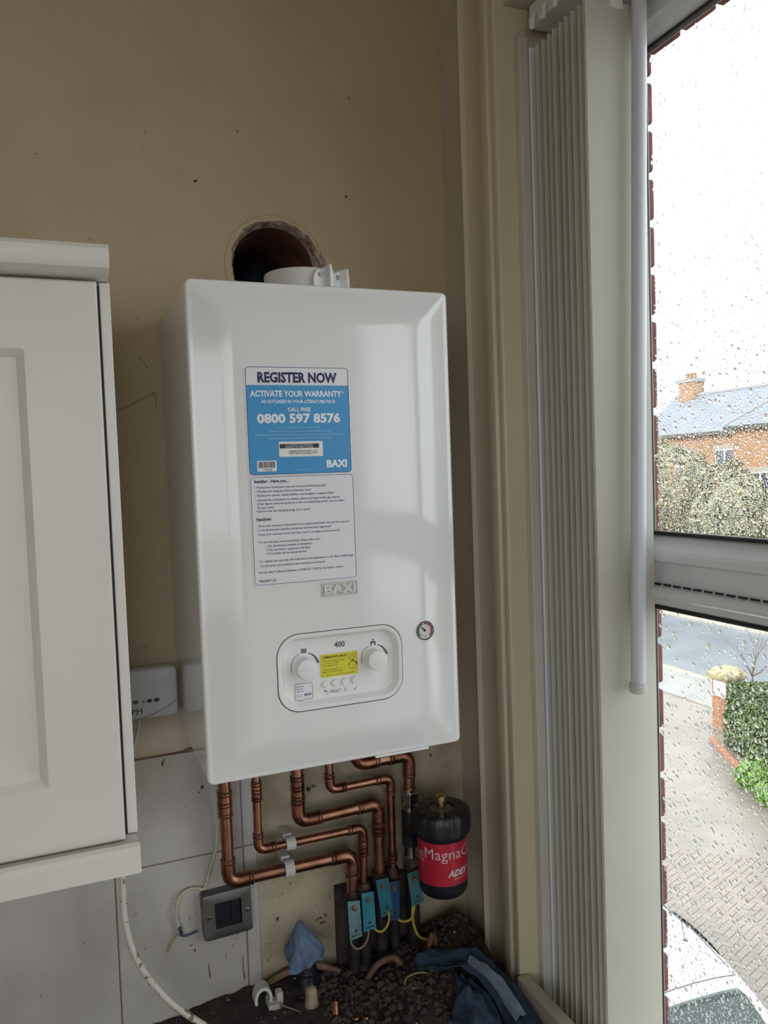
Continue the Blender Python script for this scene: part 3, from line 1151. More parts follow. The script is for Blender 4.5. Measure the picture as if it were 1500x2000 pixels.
text(mb, 'RESET', yx1 - 0.0075, yx1 - 0.0030, yz1 - 0.0114, 0.0011, e)
arc_strip(mb, yx1 - 0.0128, yz1 - 0.0106, 0.0009, 0.0013, 90, -120, e, 10)
mb.build('lettering', MINK, ye, fix=False)
# small white speech-bubble sticker (its square code is left blank)
bx0, bz0 = fl(0.1268, 0.1090)
bx1, bz1 = fl(0.1530, 0.1335)
mb = MB()
rr_sheet(mb, bx0 - 0.001, bx1 + 0.001, bz0 - 0.003, bz1 + 0.001, 0.002, onp(0.0006), 2)
ws = mb.build('white_sticker', MPAPER, panel, fix=False)
tag(ws, 'small white speech-bubble sticker')
mb = MB()
e = onp(0.0008)
rr_ring(mb, bx0, bx1, bz0, bz1, 0.0015, 0.0005, e)
mb.add([e(*p) for p in ((bx0 + 0.005, bz0), (bx0 + 0.008, bz0 - 0.003), (bx0 + 0.0113, bz0), (bx0 + 0.0106, bz0 + 0.0001), (bx0 + 0.008, bz0 - 0.0022), (bx0 + 0.0057, bz0 + 0.0001))], [(0, 1, 4, 5), (1, 2, 3, 4)])
for i, s in enumerate(('Scan and', 'learn all', 'about me.')):
    text(mb, s, bx0 + 0.002, bx0 + (0.0128, 0.0112, 0.0132)[i], bz1 - 0.0055 - 0.0035 * i, 0.0019, e, 0.01)
for i, s in enumerate(('Access my', 'quick guide')):
    text(mb, s, bx0 + 0.002, bx0 + 0.011, bz0 + 0.0075 - 0.0022 * i, 0.0011, e, 0.0)
text(mb, 'BAXI', bx0 + 0.0138, bx0 + 0.0240, bz0 + 0.0060, 0.0031, e, 0.035)
text(mb, 'www.baxi.co.uk', bx0 + 0.0138, bx0 + 0.0240, bz0 + 0.0022, 0.0008, e, 0.0)
mb.build('lettering', MNAVY, ws, fix=False)

# pressure gauge ---------------------------------------------------------------
mb = MB()
gy = -(D + front_h(*GC))
mb.lathe((GC[0], gy, GC[1]), [(0.0166, 0.0005), (0.0166, -0.0006), (0.0160, -0.0010), (0.0140, -0.0010), (0.0132, 0.0), (0.0128, 0.004)], 40, 'y')
gauge = mb.build('pressure_gauge', MPANEL, bo, smooth=35)
mb = MB()
arc_strip(mb, GC[0], GC[1], 0.0131, 0.0148, 0, 360, lambda x, z: (x, gy - 0.0012, z), 40)
mb.build('gauge_seal', MBLACK, gauge, fix=False)
mb = MB()
mb.lathe((GC[0], gy, GC[1]), [(0.0131, -0.0002), (0.0131, 0.003)], 36, 'y')
mb.build('dial', M('dial_face', (0.62, 0.62, 0.61, 1), 0.4), gauge)
e = lambda x, z: (x, gy - 0.0006, z)
mb = MB()
arc_strip(mb, GC[0], GC[1], 0.0098, 0.0122, 225, 110, e)
mb.build('dial_green_arc', M('dial_green', (0.03, 0.13, 0.08, 1), 0.5), gauge, fix=False)
mb = MB()
arc_strip(mb, GC[0], GC[1], 0.0098, 0.0122, 100, -45, e)
mb.build('dial_red_arc', M('dial_red', (0.30, 0.03, 0.05, 1), 0.5), gauge, fix=False)
mb = MB()
a_ = math.radians(135)
mb.add([(GC[0] + 0.010 * math.cos(a_), gy - 0.001, GC[1] + 0.010 * math.sin(a_)), (GC[0] + 0.002 * math.cos(a_ + 1.9), gy - 0.001, GC[1] + 0.002 * math.sin(a_ + 1.9)),
        (GC[0] - 0.002 * math.cos(a_), gy - 0.001, GC[1] - 0.002 * math.sin(a_)), (GC[0] + 0.002 * math.cos(a_ - 1.9), gy - 0.001, GC[1] + 0.002 * math.sin(a_ - 1.9))], [(0, 1, 2, 3)])
text(mb, 'bar', GC[0] - 0.0022, GC[0] + 0.0022, GC[1] - 0.0092, 0.0018, e)
for d_, a in (('0', 215), ('1', 140), ('2', 60), ('3', 0), ('4', -38)):
    ar = math.radians(a)
    text(mb, d_, GC[0] + 0.0078 * math.cos(ar) - 0.0006, GC[0] + 0.0078 * math.cos(ar) + 0.0006, GC[1] + 0.0078 * math.sin(ar) - 0.0008, 0.0018, e)
mb.build('needle_and_scale', MINK, gauge, fix=False)

# registration label -----------------------------------------------------------
L0, L1, LB, LT = 0.0748, 0.2258, 0.4362, 0.5876
mb = MB()
rr_sheet(mb, L0 - 0.0022, L1 + 0.0022, LB - 0.0012, LT + 0.0022, 0.006, on_front(0.0004), 8)
lab = mb.build('registration_label', MPAPER, bo, smooth=60, fix=False)
tag(lab, 'blue and white registration sticker')
mb = MB()
LDV = 0.5622
# blue field with rounded bottom corners
o = rrect(L0 + 0.0006, L1 - 0.0006, LB + 0.0006, LDV + 0.02, 0.005, 6)
o = dense([(x, min(z, LDV)) for x, z in o])
cx, cz = (L0 + L1) / 2, (LB + LDV) / 2
n = len(o)
vs, fs = [], []
for k in range(8):
    t = 1 - k / 8
    vs += [on_front(0.0006)(cx + (p[0] - cx) * t, cz + (p[1] - cz) * t) for p in o]
vs.append(on_front(0.0006)(cx, cz))
for k in range(7):
    for i in range(n):
        j = (i + 1) % n
        fs.append((k * n + i, k * n + j, (k + 1) * n + j, (k + 1) * n + i))
for i in range(n):
    fs.append((7 * n + i, 7 * n + (i + 1) % n, 8 * n))
mb.add(vs, fs)
mb.build('blue_field', MBLUEP, lab, smooth=60, fix=False)
mb = MB()
e = on_front(0.0008)
rr_ring(mb, L0, L1, LB, LT, 0.0055, 0.0007, e)
text(mb, 'REGISTER NOW', 0.0917, 0.2083, 0.5663, 0.0134, e, 0.038)
mb.build('lettering', MNAVY, lab, fix=False)
mb = MB()
text(mb, 'ACTIVATE YOUR WARRANTY', 0.0802, 0.2145, 0.5462, 0.0078, e, 0.03)
text(mb, '*', 0.2152, 0.2180, 0.5462, 0.0078, e)
text(mb, 'AS OUTLINED IN YOUR LITERATURE PACK', 0.0955, 0.2055, 0.5369, 0.0044, e, 0.022)
text(mb, 'CALL FREE', 0.1332, 0.1671, 0.5253, 0.0050, e, 0.022)
text(mb, '0800 597 8576', 0.0886, 0.2113, 0.5093, 0.0121, e, 0.036)
text(mb, 'BAXI', 0.1879, 0.2190, 0.4445, 0.0098, e, 0.045)
mb.build('lettering', MWINK, lab, fix=False, kind='stuff')
mb = MB()
text(mb, 'Lines are open 8am - 8pm, 7 days a week.', 0.1181, 0.1815, 0.5012, 0.0023, e)
text(mb, '* Please note the boiler must be registered within 30 days,', 0.1046, 0.1960, 0.4960, 0.0023, e)
text(mb, 'the Benchmark Commissioning Checklist completed and an annual service carried out.', 0.0841, 0.2163, 0.4913, 0.0023, e)
text(mb, 'For full warranty terms & conditions see baxi.co.uk/warranty', 0.1035, 0.1972, 0.4861, 0.0023, e)
text(mb, 'BAX_27000_0755_02', 0.1401, 0.1602, 0.4412, 0.0012, e)
mb.build('lettering', M('pale_blue_print', (0.42, 0.58, 0.80, 1), 0.4), lab, fix=False, kind='stuff')
mb = MB()
rr_sheet(mb, 0.1182, 0.1830, 0.4608, 0.4824, 0.0014, on_front(0.0008), 3)
mb.build('serial_sticker', M('sticker_white', (0.78, 0.77, 0.76, 1), 0.4), lab, fix=False)
mb = MB()
sheet(mb, 0.0861, 0.1139, 0.4410, 0.4560, on_front(0.0008), 4, 2)
mb.build('barcode_sticker', MATS['sticker_white'], lab, fix=False)
mb = MB()
e2 = on_front(0.0010)
sheet(mb, 0.1193, 0.1774, 0.4728, 0.4790, e2, 4, 1)
text(mb, 'WEM250710336BC-H17', 0.1322, 0.1752, 0.4640, 0.0060, e2, 0.0)
text(mb, '7729390', 0.0937, 0.1072, 0.4418, 0.0026, e2, 0.0)
x = 0.0880
rb = random.Random(21)
while x < 0.1115:
    w_ = rb.choice((0.0004, 0.0007, 0.0011))
    sheet(mb, x, x + w_, 0.4458, 0.4545, e2, 1, 1)
    x += w_ + rb.choice((0.0004, 0.0006, 0.0008))
mb.build('lettering', MINK, lab, fix=False)
mb = MB()
e3 = on_front(0.0012)
text(mb, 'TO ACTIVATE YOUR WARRANTY', 0.1275, 0.1680, 0.4763, 0.0019, e3, 0.0)
text(mb, 'REGISTER THIS SERIAL NUMBER', 0.1275, 0.1688, 0.4735, 0.0019, e3, 0.0)
mb.build('lettering', MWINK, lab, fix=False, kind='stuff')

# installer checklist label -----------------------------------------------------
K0, K1, KB, KT = 0.0755, 0.2277, 0.2806, 0.4334
mb = MB()
rr_sheet(mb, K0 - 0.0022, K1 + 0.0022, KB - 0.0022, KT + 0.0014, 0.006, on_front(0.0004), 8)
lab2 = mb.build('checklist_label', MPAPER, bo, smooth=60, fix=False)
tag(lab2, 'white installer checklist sticker')
mb = MB()
e = on_front(0.0007)
rr_ring(mb, K0, K1, KB, KT, 0.0055, 0.0006, e)
text(mb, 'Installer - Have you...', 0.0811, 0.1304, 0.4250, 0.0043, e, 0.03)
text(mb, 'Handover', 0.0817, 0.1036, 0.3716, 0.0043, e, 0.03)
text(mb, '7866867-02', 0.0814, 0.1065, 0.2845, 0.0036, e, 0.006)
lines = [('• Primed the condensate trap and removed all blanking plugs?', .0815, .1858, .4172), ('• Checked the integrity of the condensate drain?', .0817, .1632, .4116),
         ('• Flushed the system, added inhibitor and installed a magnetic filter?', .0815, .1979, .4058), ('• Allowed the combustion to stabilise before carrying out flue gas checks?', .0814, .2063, .3994),
         ('(if the figures meet the guidance in the commissioning section, do not adjust', .0838, .2132, .3941), ('the gas valve)', .0838, .1073, .3888),
         ('• Ensured the flue sampling plugs are in place?', .0815, .1605, .3838), ('• Does your customer understand how to operate the boiler and use the controls?', .0818, .2191, .3629),
         ('• Is the Benchmark checklist completed and warranty registered?', .0818, .1911, .3571), ('• Does your customer know that they need to arrange an annual service?', .0818, .2043, .3508),
         ('• For the warranty to be maintained, please make sure...', .0817, .1756, .3399), ('1 The Benchmark checklist is completed', .0939, .1600, .3341), ('2 The warranty is registered with Baxi', .0939, .1575, .3286),
         ('3 The boiler has an annual service', .0941, .1526, .3232), ('• To register the warranty visit www.baxi.co.uk/registration or the Baxi Toolbelt app', .0818, .2235, .3128),
         ('For full terms and conditions visit www.baxi.co.uk/terms', .0842, .1797, .3062), ('Call the Baxi Technical Helpline on 0344 871 1545 for any further advice.', .0813, .2077, .2971)]
for s, a, b, z in lines:
    text(mb, s, a, b, z, 0.0029, e, 0.008)
mb.build('lettering', MNAVY, lab2, fix=False)

# raised maker's emblem ----------------------------------------------------------
E0, E1, EB, ET = 0.1728, 0.2286, 0.2560, 0.2768
YE = -(D + front_h(0.2, 0.266))
rings = [[(x, YE + dy, z) for x, z in rrect(E0 + i, E1 - i, EB + i, ET - i, max(0.002 - i, 0.0004), 4)] for i, dy in
         ((0, 0.001), (0, -0.0014), (0.0004, -0.0018), (0.0014, -0.0018), (0.0018, -0.0014), (0.0018, -0.0002))]
mb = MB().loops(rings, True, True)
MEMB = M('emblem_grey', (0.60, 0.60, 0.59, 1), 0.3)
emb = mb.build('maker_emblem', MEMB, bo, smooth=30)
vs, fs = glyphs('BAXI', 0.035, 0.2)
a = min(v[0] for v in vs)
b = max(v[0] for v in vs)
zmin = min(v[1] for v in vs)
zmax = max(v[1] for v in vs)
x0, x1, z0, z1 = E0 + 0.0035, E1 - 0.0040, EB + 0.0035, ET - 0.0035
mb = MB().add([(x0 + (v[0] - a) / (b - a) * (x1 - x0), YE - 0.0016 - v[2] / 0.2 * 0.0018, z0 + (v[1] - zmin) / (zmax - zmin) * (z1 - z0)) for v in vs], fs)
mb.build('emblem_letters', M('emblem_letter', (0.66, 0.66, 0.65, 1), 0.28), emb, fix=True)

# flue collar on the top, with two lugs ------------------------------------------
FC = (0.2050, -0.165)
mb = MB()
mb.lathe((FC[0], FC[1], H - 0.001), [(0.060, 0.0), (0.060, 0.0440), (0.059, 0.0455), (0.054, 0.0455), (0.053, 0.044), (0.053, 0.004)], 56)
col_ = mb.build('flue_collar', M('collar_plastic', (0.66, 0.65, 0.63, 1), 0.4), bo, smooth=35)
for ang in (-80, -48):
    a = math.radians(ang)
    ux, uy = math.cos(a), math.sin(a)
    tx, ty = -uy, ux
    mb = MB()
    prof = [(-0.012, 0.0), (0.012, 0.0), (0.012, 0.030), (0.008, 0.044), (-0.006, 0.040), (-0.012, 0.030)]

    def pp(t, h, r):
        return (FC[0] + ux * r + tx * t, FC[1] + uy * r + ty * t, H + h)
    mb.loops([[pp(t, h, 0.0590) for t, h in prof], [pp(t, h, 0.0660) for t, h in prof]])
    mb.build('collar_lug', MPLAST, col_, bevel=0.0015)
    mb = MB()
    pr = [(0.0125, 0.004), (0.0160, 0.010), (0.0165, 0.030), (0.0125, 0.047), (0.0085, 0.047), (0.0090, 0.030), (0.0085, 0.010)]
    mb.loops([[pp(t, h, 0.0590) for t, h in pr], [pp(t, h, 0.0800) for t, h in pr]])
    mb.build('lug_ear', MPLAST, col_, bevel=0.0018)
    mb = MB()
    c0 = pp(0.0, 0.033, 0.0660)
    c1 = pp(0.0, 0.033, 0.0690)
    mb.tube([c0, c1], 0.0038, 14)
    mb.build('lug_screw', M('lug_screw_grey', (0.4, 0.4, 0.4, 1), 0.4), col_)
# two small fixing screws standing up from the top edge
for x in (0.0400, 0.3668):
    mb = MB()
    mb.lathe((x, -0.262, H - 0.004), [(0.0022, 0.0), (0.0022, 0.010), (0.0016, 0.0115)], 12)
    mb.build('top_screw', MCHROME, bo, smooth=30)
# underside: service strip and pipe tails plate
mb = MB().box(0.255, 0.345, -0.292, -0.262, -0.0035, 0.001)
mb.build('drop_down_edge', MPANEL, bo, bevel=0.001)
mb = MB().box(0.03, 0.37, -0.20, -0.02, -0.004, 0.002)
mb.build('tail_plate', M('dark_plate', (0.06, 0.06, 0.065, 1), 0.6), bo)

# black plastic sheet left in the bore of the wall ---------------------------------
mb = MB()


def crump(u, v):
    x = HC[0] - 0.062 + 0.125 * u
    z = HC[1] - 0.060 + 0.070 * v + 0.030 * math.sin(u * 2.6 + .4) * v
    y = 0.045 + 0.085 * v + 0.022 * noise.noise(Vector((u * 3.2, v * 2.2, 9))) + 0.012 * math.sin(u * 13)
    return (x, y, z)


sheet(mb, 0, 1, 0, 1, crump, 36, 26)
mb.build('plastic_sheet', M('black_polythene', (0.012, 0.016, 0.028, 1), 0.25, bump=0.4, bscale=30), smooth=60, fix=False,
         label='crumpled black plastic sheet lying inside the round wall hole', cat='plastic sheet')

# ================================================================== CABINET
cab = empty('wall_cabinet', (-0.40, -0.16, -0.05), 'white shaker wall cabinet left of the boiler', 'cabinet')
CX0, CX1 = -0.70, -0.0985
mb = MB().box(CX0, CX1 - 0.019, -0.310, -0.0085, -0.030, 0.684)
mb.build('carcass', MCAB, cab)
mb = MB().box(CX1 - 0.0130, CX1, -0.3145, -0.0085, -0.036, 0.6915)
mb.build('end_panel', MCAB, cab, bevel=0.001)
# door: frame with recessed centre panel
DX0, DX1, DZ0, DZ1, DY = CX0, CX1 - 0.0168, -0.036, 0.6885, -0.333
IX0, IX1, IZ0, IZ1 = DX0 + 0.09, -0.2036, 0.049, 0.602
rings = []
for x0, x1, z0, z1, r, y in ((DX0, DX1, DZ0, DZ1, 0.001, -0.313), (DX0, DX1, DZ0, DZ1, 0.001, DY + 0.0025), (DX0 + 0.0025, DX1 - 0.0025, DZ0 + 0.0025, DZ1 - 0.0025, 0.001, DY),
                             (IX0, IX1, IZ0, IZ1, 0.004, DY), (IX0 + 0.0015, IX1 - 0.0015, IZ0 + 0.0015, IZ1 - 0.0015, 0.0035, DY + 0.001),
                             (IX0 + 0.010, IX1 - 0.010, IZ0 + 0.010, IZ1 - 0.010, 0.003, DY + 0.0085), (IX0 + 0.016, IX1 - 0.016, IZ0 + 0.016, IZ1 - 0.016, 0.003, DY + 0.0092)):
    rings.append([(x, y, z) for x, z in rrect(x0, x1, z0, z1, r, 4)])
mb = MB().loops(rings)
mb.build('door', MCAB, cab, smooth=25)
# dark seam between the door and the end panel
mb = MB().box(DX1 - 0.006, CX1 - 0.0130, -0.3125, -0.3105, -0.036, 0.688)
mb.build('door_seam', MBLACK, cab)
# cornice and pelmet
prof = [(-0.300, 0.6925), (-0.345, 0.6925), (-0.352, 0.694), (-0.362, 0.6985), (-0.3645, 0.703), (-0.3645, 0.722), (-0.361, 0.7275), (-0.355, 0.7285), (-0.300, 0.7285)]
mb = MB().loops([[(CX0, y, z) for y, z in prof], [(CX1 - 0.002, y, z) for y, z in prof]])
mb.build('cornice', MCAB, cab, smooth=30)
prof = [(-0.300, -0.0375), (-0.340, -0.0375), (-0.354, -0.0320), (-0.360, -0.0350), (-0.363, -0.0400), (-0.363, -0.0690), (-0.360, -0.0705), (-0.343, -0.0705), (-0.343, -0.060), (-0.300, -0.060)]
mb = MB().loops([[(CX0, y, z) for y, z in prof], [(CX1 - 0.001, y, z) for y, z in prof]])
mb.build('pelmet', MCAB, cab, smooth=30)

# ================================================================== WIRELESS RECEIVER BOX
rc = empty('wireless_receiver', (-0.05, -0.02, 0.03), 'small white receiver box with oval buttons between cabinet and boiler', 'receiver')
RX_0, RX_1, RZ_0, RZ_1 = -0.125, -0.0048, 0.0330, 0.1185
rings = [[(x, y, z) for x, z in rrect(RX_0 + i, RX_1 - i, RZ_0 + i, RZ_1 - i, 0.008, 6)] for i, y in ((0.002, -0.0005), (0.001, -0.002), (0.0, -0.028), (0.0015, -0.033), (0.004, -0.035), (0.02, -0.0355))]
mb = MB().loops(rings)
MRCV = M('receiver_white', (0.60, 0.60, 0.61, 1), 0.4)
mb.build('housing', MRCV, rc, smooth=35)
mb = MB()
n_ = 14
pts = [(-0.125 + 0.1195 * k / n_, 0.0305 + 0.030 * (k / n_) ** 2.6) for k in range(n_ + 1)]
ring = [[(x, -0.0357 - 0.003, z) for x, z in pts] + [(x, -0.0357 - 0.003, z) for x, z in reversed([(a, RZ_0 - 0.006 if k < 9 else z - 0.0015) for k, (a, z) in enumerate(pts)])]]
mb.tube([(x, -0.0356, z) for x, z in pts], 0.0007, 6)
mb.build('front_seam', M('seam_grey', (0.30, 0.30, 0.32, 1), 0.6), rc)
e = lambda x, z: (x, -0.0360, z)
for x, z, a_, b_, m_ in ((-0.0745, 0.0645, 0.0050, 0.0034, M('dark_grey_button', (0.13, 0.13, 0.135, 1), 0.5)), (-0.0615, 0.0645, 0.0018, 0.0018, M('led_brown', (0.12, 0.10, 0.09, 1), 0.4)),
                         (-0.0520, 0.0640, 0.0046, 0.0032, M('green_black_button', (0.025, 0.035, 0.032, 1), 0.45)), (-0.0405, 0.0640, 0.0046, 0.0032, MATS['green_black_button'])):
    mb = MB()
    n_ = 20
    lo = [(x + a_ * math.cos(2 * math.pi * k / n_), z + b_ * math.sin(2 * math.pi * k / n_)) for k in range(n_)]
    mb.loops([[(p, -0.0345, q) for p, q in lo], [(p, -0.0368, q) for p, q in lo]])
    mb.build('receiver_button', m_, rc)
mb = MB()
text(mb, 'EPH', -0.0885, -0.0642, 0.0448, 0.0080, e, 0.012)
text(mb, 'CONTROLS', -0.0885, -0.0642, 0.0428, 0.0012, e)
mb.build('lettering', MNAVY, rc, fix=False)
# cable out of the receiver
mb = MB()
mb.tube(spline([(-0.068, -0.020, 0.034), (-0.071, -0.024, 0.015), (-0.080, -0.026, -0.012), (-0.095, -0.026, -0.035), (-0.115, -0.024, -0.05)], 6), 0.0032, 10)
mb.build('receiver_cable', M('receiver_flex', (0.5, 0.5, 0.48, 1), 0.5), smooth=60, label='short white flex leaving the underside of the receiver box', cat='cable')

# ================================================================== COPPER PIPEWORK
PY = -0.05


def pipe(label, pts, r, couplings=(), name='copper_pipe', elbow_pts=None, group=None):
    """a pipe that bends at elbow fittings, with sleeve fittings at given heights"""
    root = empty(name, (pts[-1][0], pts[-1][1], pts[-1][2]), label, 'pipe')
    rad = r * 2.2
    mb = MB()
    mb.tube(bend(pts, rad, 8), r, 20)
    mb.build('tube', MCOPPER, root, smooth=50)
    P = [Vector(p) for p in pts]
    for i in range(1, len(P) - 1):
        a = (P[i - 1] - P[i]).normalized()
        b = (P[i + 1] - P[i]).normalized()
        L = rad + 0.016 if r > 0.009 else rad + 0.012
        R_ = r + 0.0014
        path = bend([P[i] + a * L, P[i], P[i] + b * L], rad, 8)
        mb = MB()
        mb.tube(path, R_, 20)
        for d_, l in ((a, L), (b, L)):
            for q, e_ in ((0.0, 0.0008), (0.0052, 0.0011)):
                c = P[i] + d_ * (l - q)
                mb.tube([c - d_ * 0.0011, c, c + d_ * 0.0011], [R_, R_ + e_, R_], 20)
        mb.build('elbow_fitting', MFIT, root, smooth=50)
        for d_ in (a, b):
            mb = MB()
            c = P[i] + d_ * (L + 0.0010)
            mb.tube([c - d_ * 0.0012, c + d_ * 0.0012], R_ + 0.0003, 20)
            mb.build('solder_ring', MSOLDER, root, smooth=50)
    for x, z, h in couplings:
        mb = MB()
        R_ = r + 0.0014
        c = (x, PY, z)
        mb.tube([(x, PY, z - h), (x, PY, z + h)], R_, 20)
        for q in (-h, -h + 0.005, -0.003, 0.003, h - 0.005, h):
            mb.tube([(x, PY, z + q - 0.001), (x, PY, z + q), (x, PY, z + q + 0.001)], [R_, R_ + 0.001, R_], 20)
        mb.build('straight_coupling', MFIT, root, smooth=50)
        mb = MB()
        mb.tube([(x, PY, z + h + 0.0002), (x, PY, z + h + 0.002)], R_ + 0.0002, 20)
        mb.build('solder_ring', MSOLDER, root, smooth=50)
    return root


pipe('thick copper pipe, leftmost of five under the boiler, passing over the metal socket plate', [(0.0635, PY, -0.002), (0.0640, PY, -0.2690), (0.2925, PY, -0.2690), (0.2895, PY, -0.3560)], 0.011, [(0.0635, -0.130, 0.021)])
pipe('thin copper pipe, second from the left, in the upper plastic clip', [(0.1196, PY, -0.002), (0.1188, PY, -0.2236), (0.3155, PY, -0.2236), (0.3125, PY, -0.345)], 0.0075, [(0.1195, -0.118, 0.016), (0.3146, -0.265, 0.010)])
pipe('thick copper pipe, middle of five, bending below the two screw holes', [(0.1941, PY, -0.002), (0.1932, PY, -0.1880), (0.3480, PY, -0.1830), (0.3450, PY, -0.345)], 0.011, [(0.1938, -0.125, 0.020), (0.3470, -0.232, 0.010)])
pipe('thin copper pipe, second from the right, with a long straight drop', [(0.2535, PY, -0.002), (0.2545, PY, -0.1405), (0.3740, PY, -0.1400), (0.3722, PY, -0.330)], 0.0075, [(0.3727, -0.290, 0.010)])
pipe('thick copper pipe, rightmost of five, curving above the magnetic filter', [(0.3080, PY, -0.002), (0.3080, PY, -0.1035), (0.4130, PY, -0.1015), (0.4120, PY, -0.172)], 0.011)

# old dark pipes coming up from the debris, each a thing of its own
MDARK = M('black_corroded_pipe', (0.034, 0.026, 0.026, 1), 0.6, 0.2, var=(0.014, 0.014, 0.018, 1), vscale=35)
tails = [(0.2895, -0.350, 0.0112, 'leftmost'), (0.3125, -0.338, 0.0105, 'second from left'), (0.3450, -0.335, 0.0115, 'middle'), (0.3722, -0.322, 0.0095, 'second from right'), (0.4115, -0.315, 0.0125, 'rightmost')]
for x, zt, r, w_ in tails:
    t = empty('corroded_pipe_tail', (x, PY, -0.53), 'dark corroded pipe stub rising from the debris, %s of five' % w_, 'pipe', 'corroded pipe stubs')
    mb = MB()
    mb.tube([(x, PY, -0.53), (x, PY, zt)], r, 16)
    mb.build('tube', MDARK, t, smooth=50)
    mb = MB()
    mb.tube([(x, PY, zt - 0.012), (x, PY, zt - 0.010), (x, PY, zt + 0.006), (x, PY, zt + 0.012)], [r, r + 0.003, r + 0.003, r * 0.98], 16)
    mb.build('union', MOLDCU, t, smooth=40)
# dark back board behind the stubs
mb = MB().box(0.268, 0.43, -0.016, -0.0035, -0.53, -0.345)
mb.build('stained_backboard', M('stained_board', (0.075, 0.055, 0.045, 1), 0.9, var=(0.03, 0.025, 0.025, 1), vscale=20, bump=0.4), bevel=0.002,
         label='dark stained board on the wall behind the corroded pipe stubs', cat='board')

# plastic pipe clips -----------------------------------------------------------
def clip(x, z, r, label):
    root = empty('pipe_clip', (x, -0.02, z - 0.02), label, 'pipe clip', 'white plastic pipe clips')
    mb = MB()
    n_ = 18
    outer, inner = [], []
    for k in range(n_ + 1):
        a = math.radians(-160 + 320 * k / n_) + math.pi
        outer.append((PY + (r + 0.0045) * math.cos(a), z + (r + 0.0045) * math.sin(a)))
        inner.append((PY + (r + 0.0003) * math.cos(a), z + (r + 0.0003) * math.sin(a)))
    ring = outer + inner[::-1]
    mb.loops([[(x - 0.0085, y, zz) for y, zz in ring], [(x + 0.0085, y, zz) for y, zz in ring]])
    mb.build('clip_ring', M('translucent_clip', (0.56, 0.54, 0.52, 1), 0.4), root, smooth=40)
    mb = MB().box(x - 0.010, x + 0.006, PY + r + 0.002, -0.0035, z + r * 0.2, z + r + 0.006)
    mb.build('clip_foot', MATS['translucent_clip'], root, bevel=0.0015)
    return root


clip(0.1760, -0.2236, 0.0075, 'white plastic clip round the thinner horizontal copper pipe')
clip(0.1715, -0.2690, 0.011, 'white plastic clip round the lower thick horizontal copper pipe')

# ================================================================== MAGNETIC FILTER
fx, fy = 0.4345, -0.140
ft = empty('magnetic_filter', (fx, fy, -0.323), 'black cylindrical magnetic filter with red label below the boiler', 'filter')
mb = MB()
mb.lathe((fx, fy, 0), [(0.030, -0.3265), (0.0385, -0.3240), (0.0430, -0.3180), (0.0445, -0.3100), (0.0445, -0.2150), (0.0465, -0.2120), (0.0465, -0.205)], 56)
mb.build('canister', MFBLK, ft, smooth=35)
mb = MB()
n_ = 64
mb.loops([[(fx + 0.0448 * math.cos(2 * math.pi * k / n_), fy + 0.0448 * math.sin(2 * math.pi * k / n_), z) for k in range(n_)] for z in (-0.2975, -0.2215)], False, False)
flab = mb.build('red_label', MFRED, ft, smooth=60, fix=False)
# fluted cap
mb = MB()
n_ = 120
rings = []
for z, r, fd in ((-0.2120, 0.0500, 0.0), (-0.2105, 0.0525, 0.0), (-0.2060, 0.0535, 0.3), (-0.1900, 0.0535, 1.0), (-0.1790, 0.0525, 1.0), (-0.1745, 0.0500, 0.8), (-0.1725, 0.0470, 0.0), (-0.1720, 0.0240, 0.0), (-0.1735, 0.0225, 0.0), (-0.1755, 0.0220, 0.0)):
    ring = []
    for k in range(n_):
        a = 2 * math.pi * k / n_
        d_ = 0.0016 if (k % 10) in (0, 1, 2, 3) else 0.0
        rr = r - d_ * fd
        ring.append((fx + rr * math.cos(a), fy + rr * math.sin(a), z))
    rings.append(ring)
mb.loops(rings)
mb.build('screw_cap', MFBLK, ft, smooth=35)
mb = MB().lathe((fx, fy, -0.1760), [(0.0215, 0.0), (0.0215, 0.0012)], 32)
mb.build('cap_disc', M('grey_disc', (0.20, 0.185, 0.17, 1), 0.6), ft)
mb = MB()
mb.lathe((fx, fy, -0.1750), [(0.0095, 0.0), (0.0095, 0.012), (0.0085, 0.0125), (0.0085, 0.015), (0.0098, 0.0155), (0.0098, 0.022), (0.0085, 0.0235), (0.0045, 0.0235), (0.0045, 0.018)], 20)
mb.build('bleed_valve', MBRASS, ft, smooth=30)
# lettering wrapped round the canister
a_cam = math.atan2(-1.406 - fy, -0.166 - fx)


def wrap(x, z):
    a = a_cam + x / 0.0449
    return (fx + 0.0450 * math.cos(a), fy + 0.0450 * math.sin(a), z)


mb = MB()
text(mb, 'MagnaClean', -0.0345, 0.1000, -0.2495, 0.0190, wrap, -0.006)
text(mb, 'Professional2', -0.100, -0.0385, -0.2495, 0.0095, wrap, 0.0)
text(mb, 'PROTECTS', -0.075, -0.0370, -0.2580, 0.0045, wrap, 0.02)
text(mb, 'ADEY', 0.0085, 0.0500, -0.2805, 0.0105, wrap, 0.05, slant=0.25)
text(mb, 'adey.com', 0.0205, 0.0440, -0.2870, 0.0035, wrap, 0.0)
mb.build('lettering', M('filter_white_print', (0.66, 0.60, 0.62, 1), 0.4), flab, fix=False)
# valve body linking the filter to the pipe
vb = empty('filter_valve_body', (0.4115, PY, -0.31), 'nickel and black valve connections linking filter to the right pipe', 'valve')


def hexnut(z0, z1, r, mat, name='hex_nut'):
    mb = MB()
    lo = [(0.4115 + r * math.cos(math.radians(60 * k + 12)), PY + r * math.sin(math.radians(60 * k + 12))) for k in range(6)]
    mb.loops([[(x, y, z0) for x, y in lo], [(x, y, z1) for x, y in lo]])
    return mb.build(name, mat, vb, bevel=0.0015)


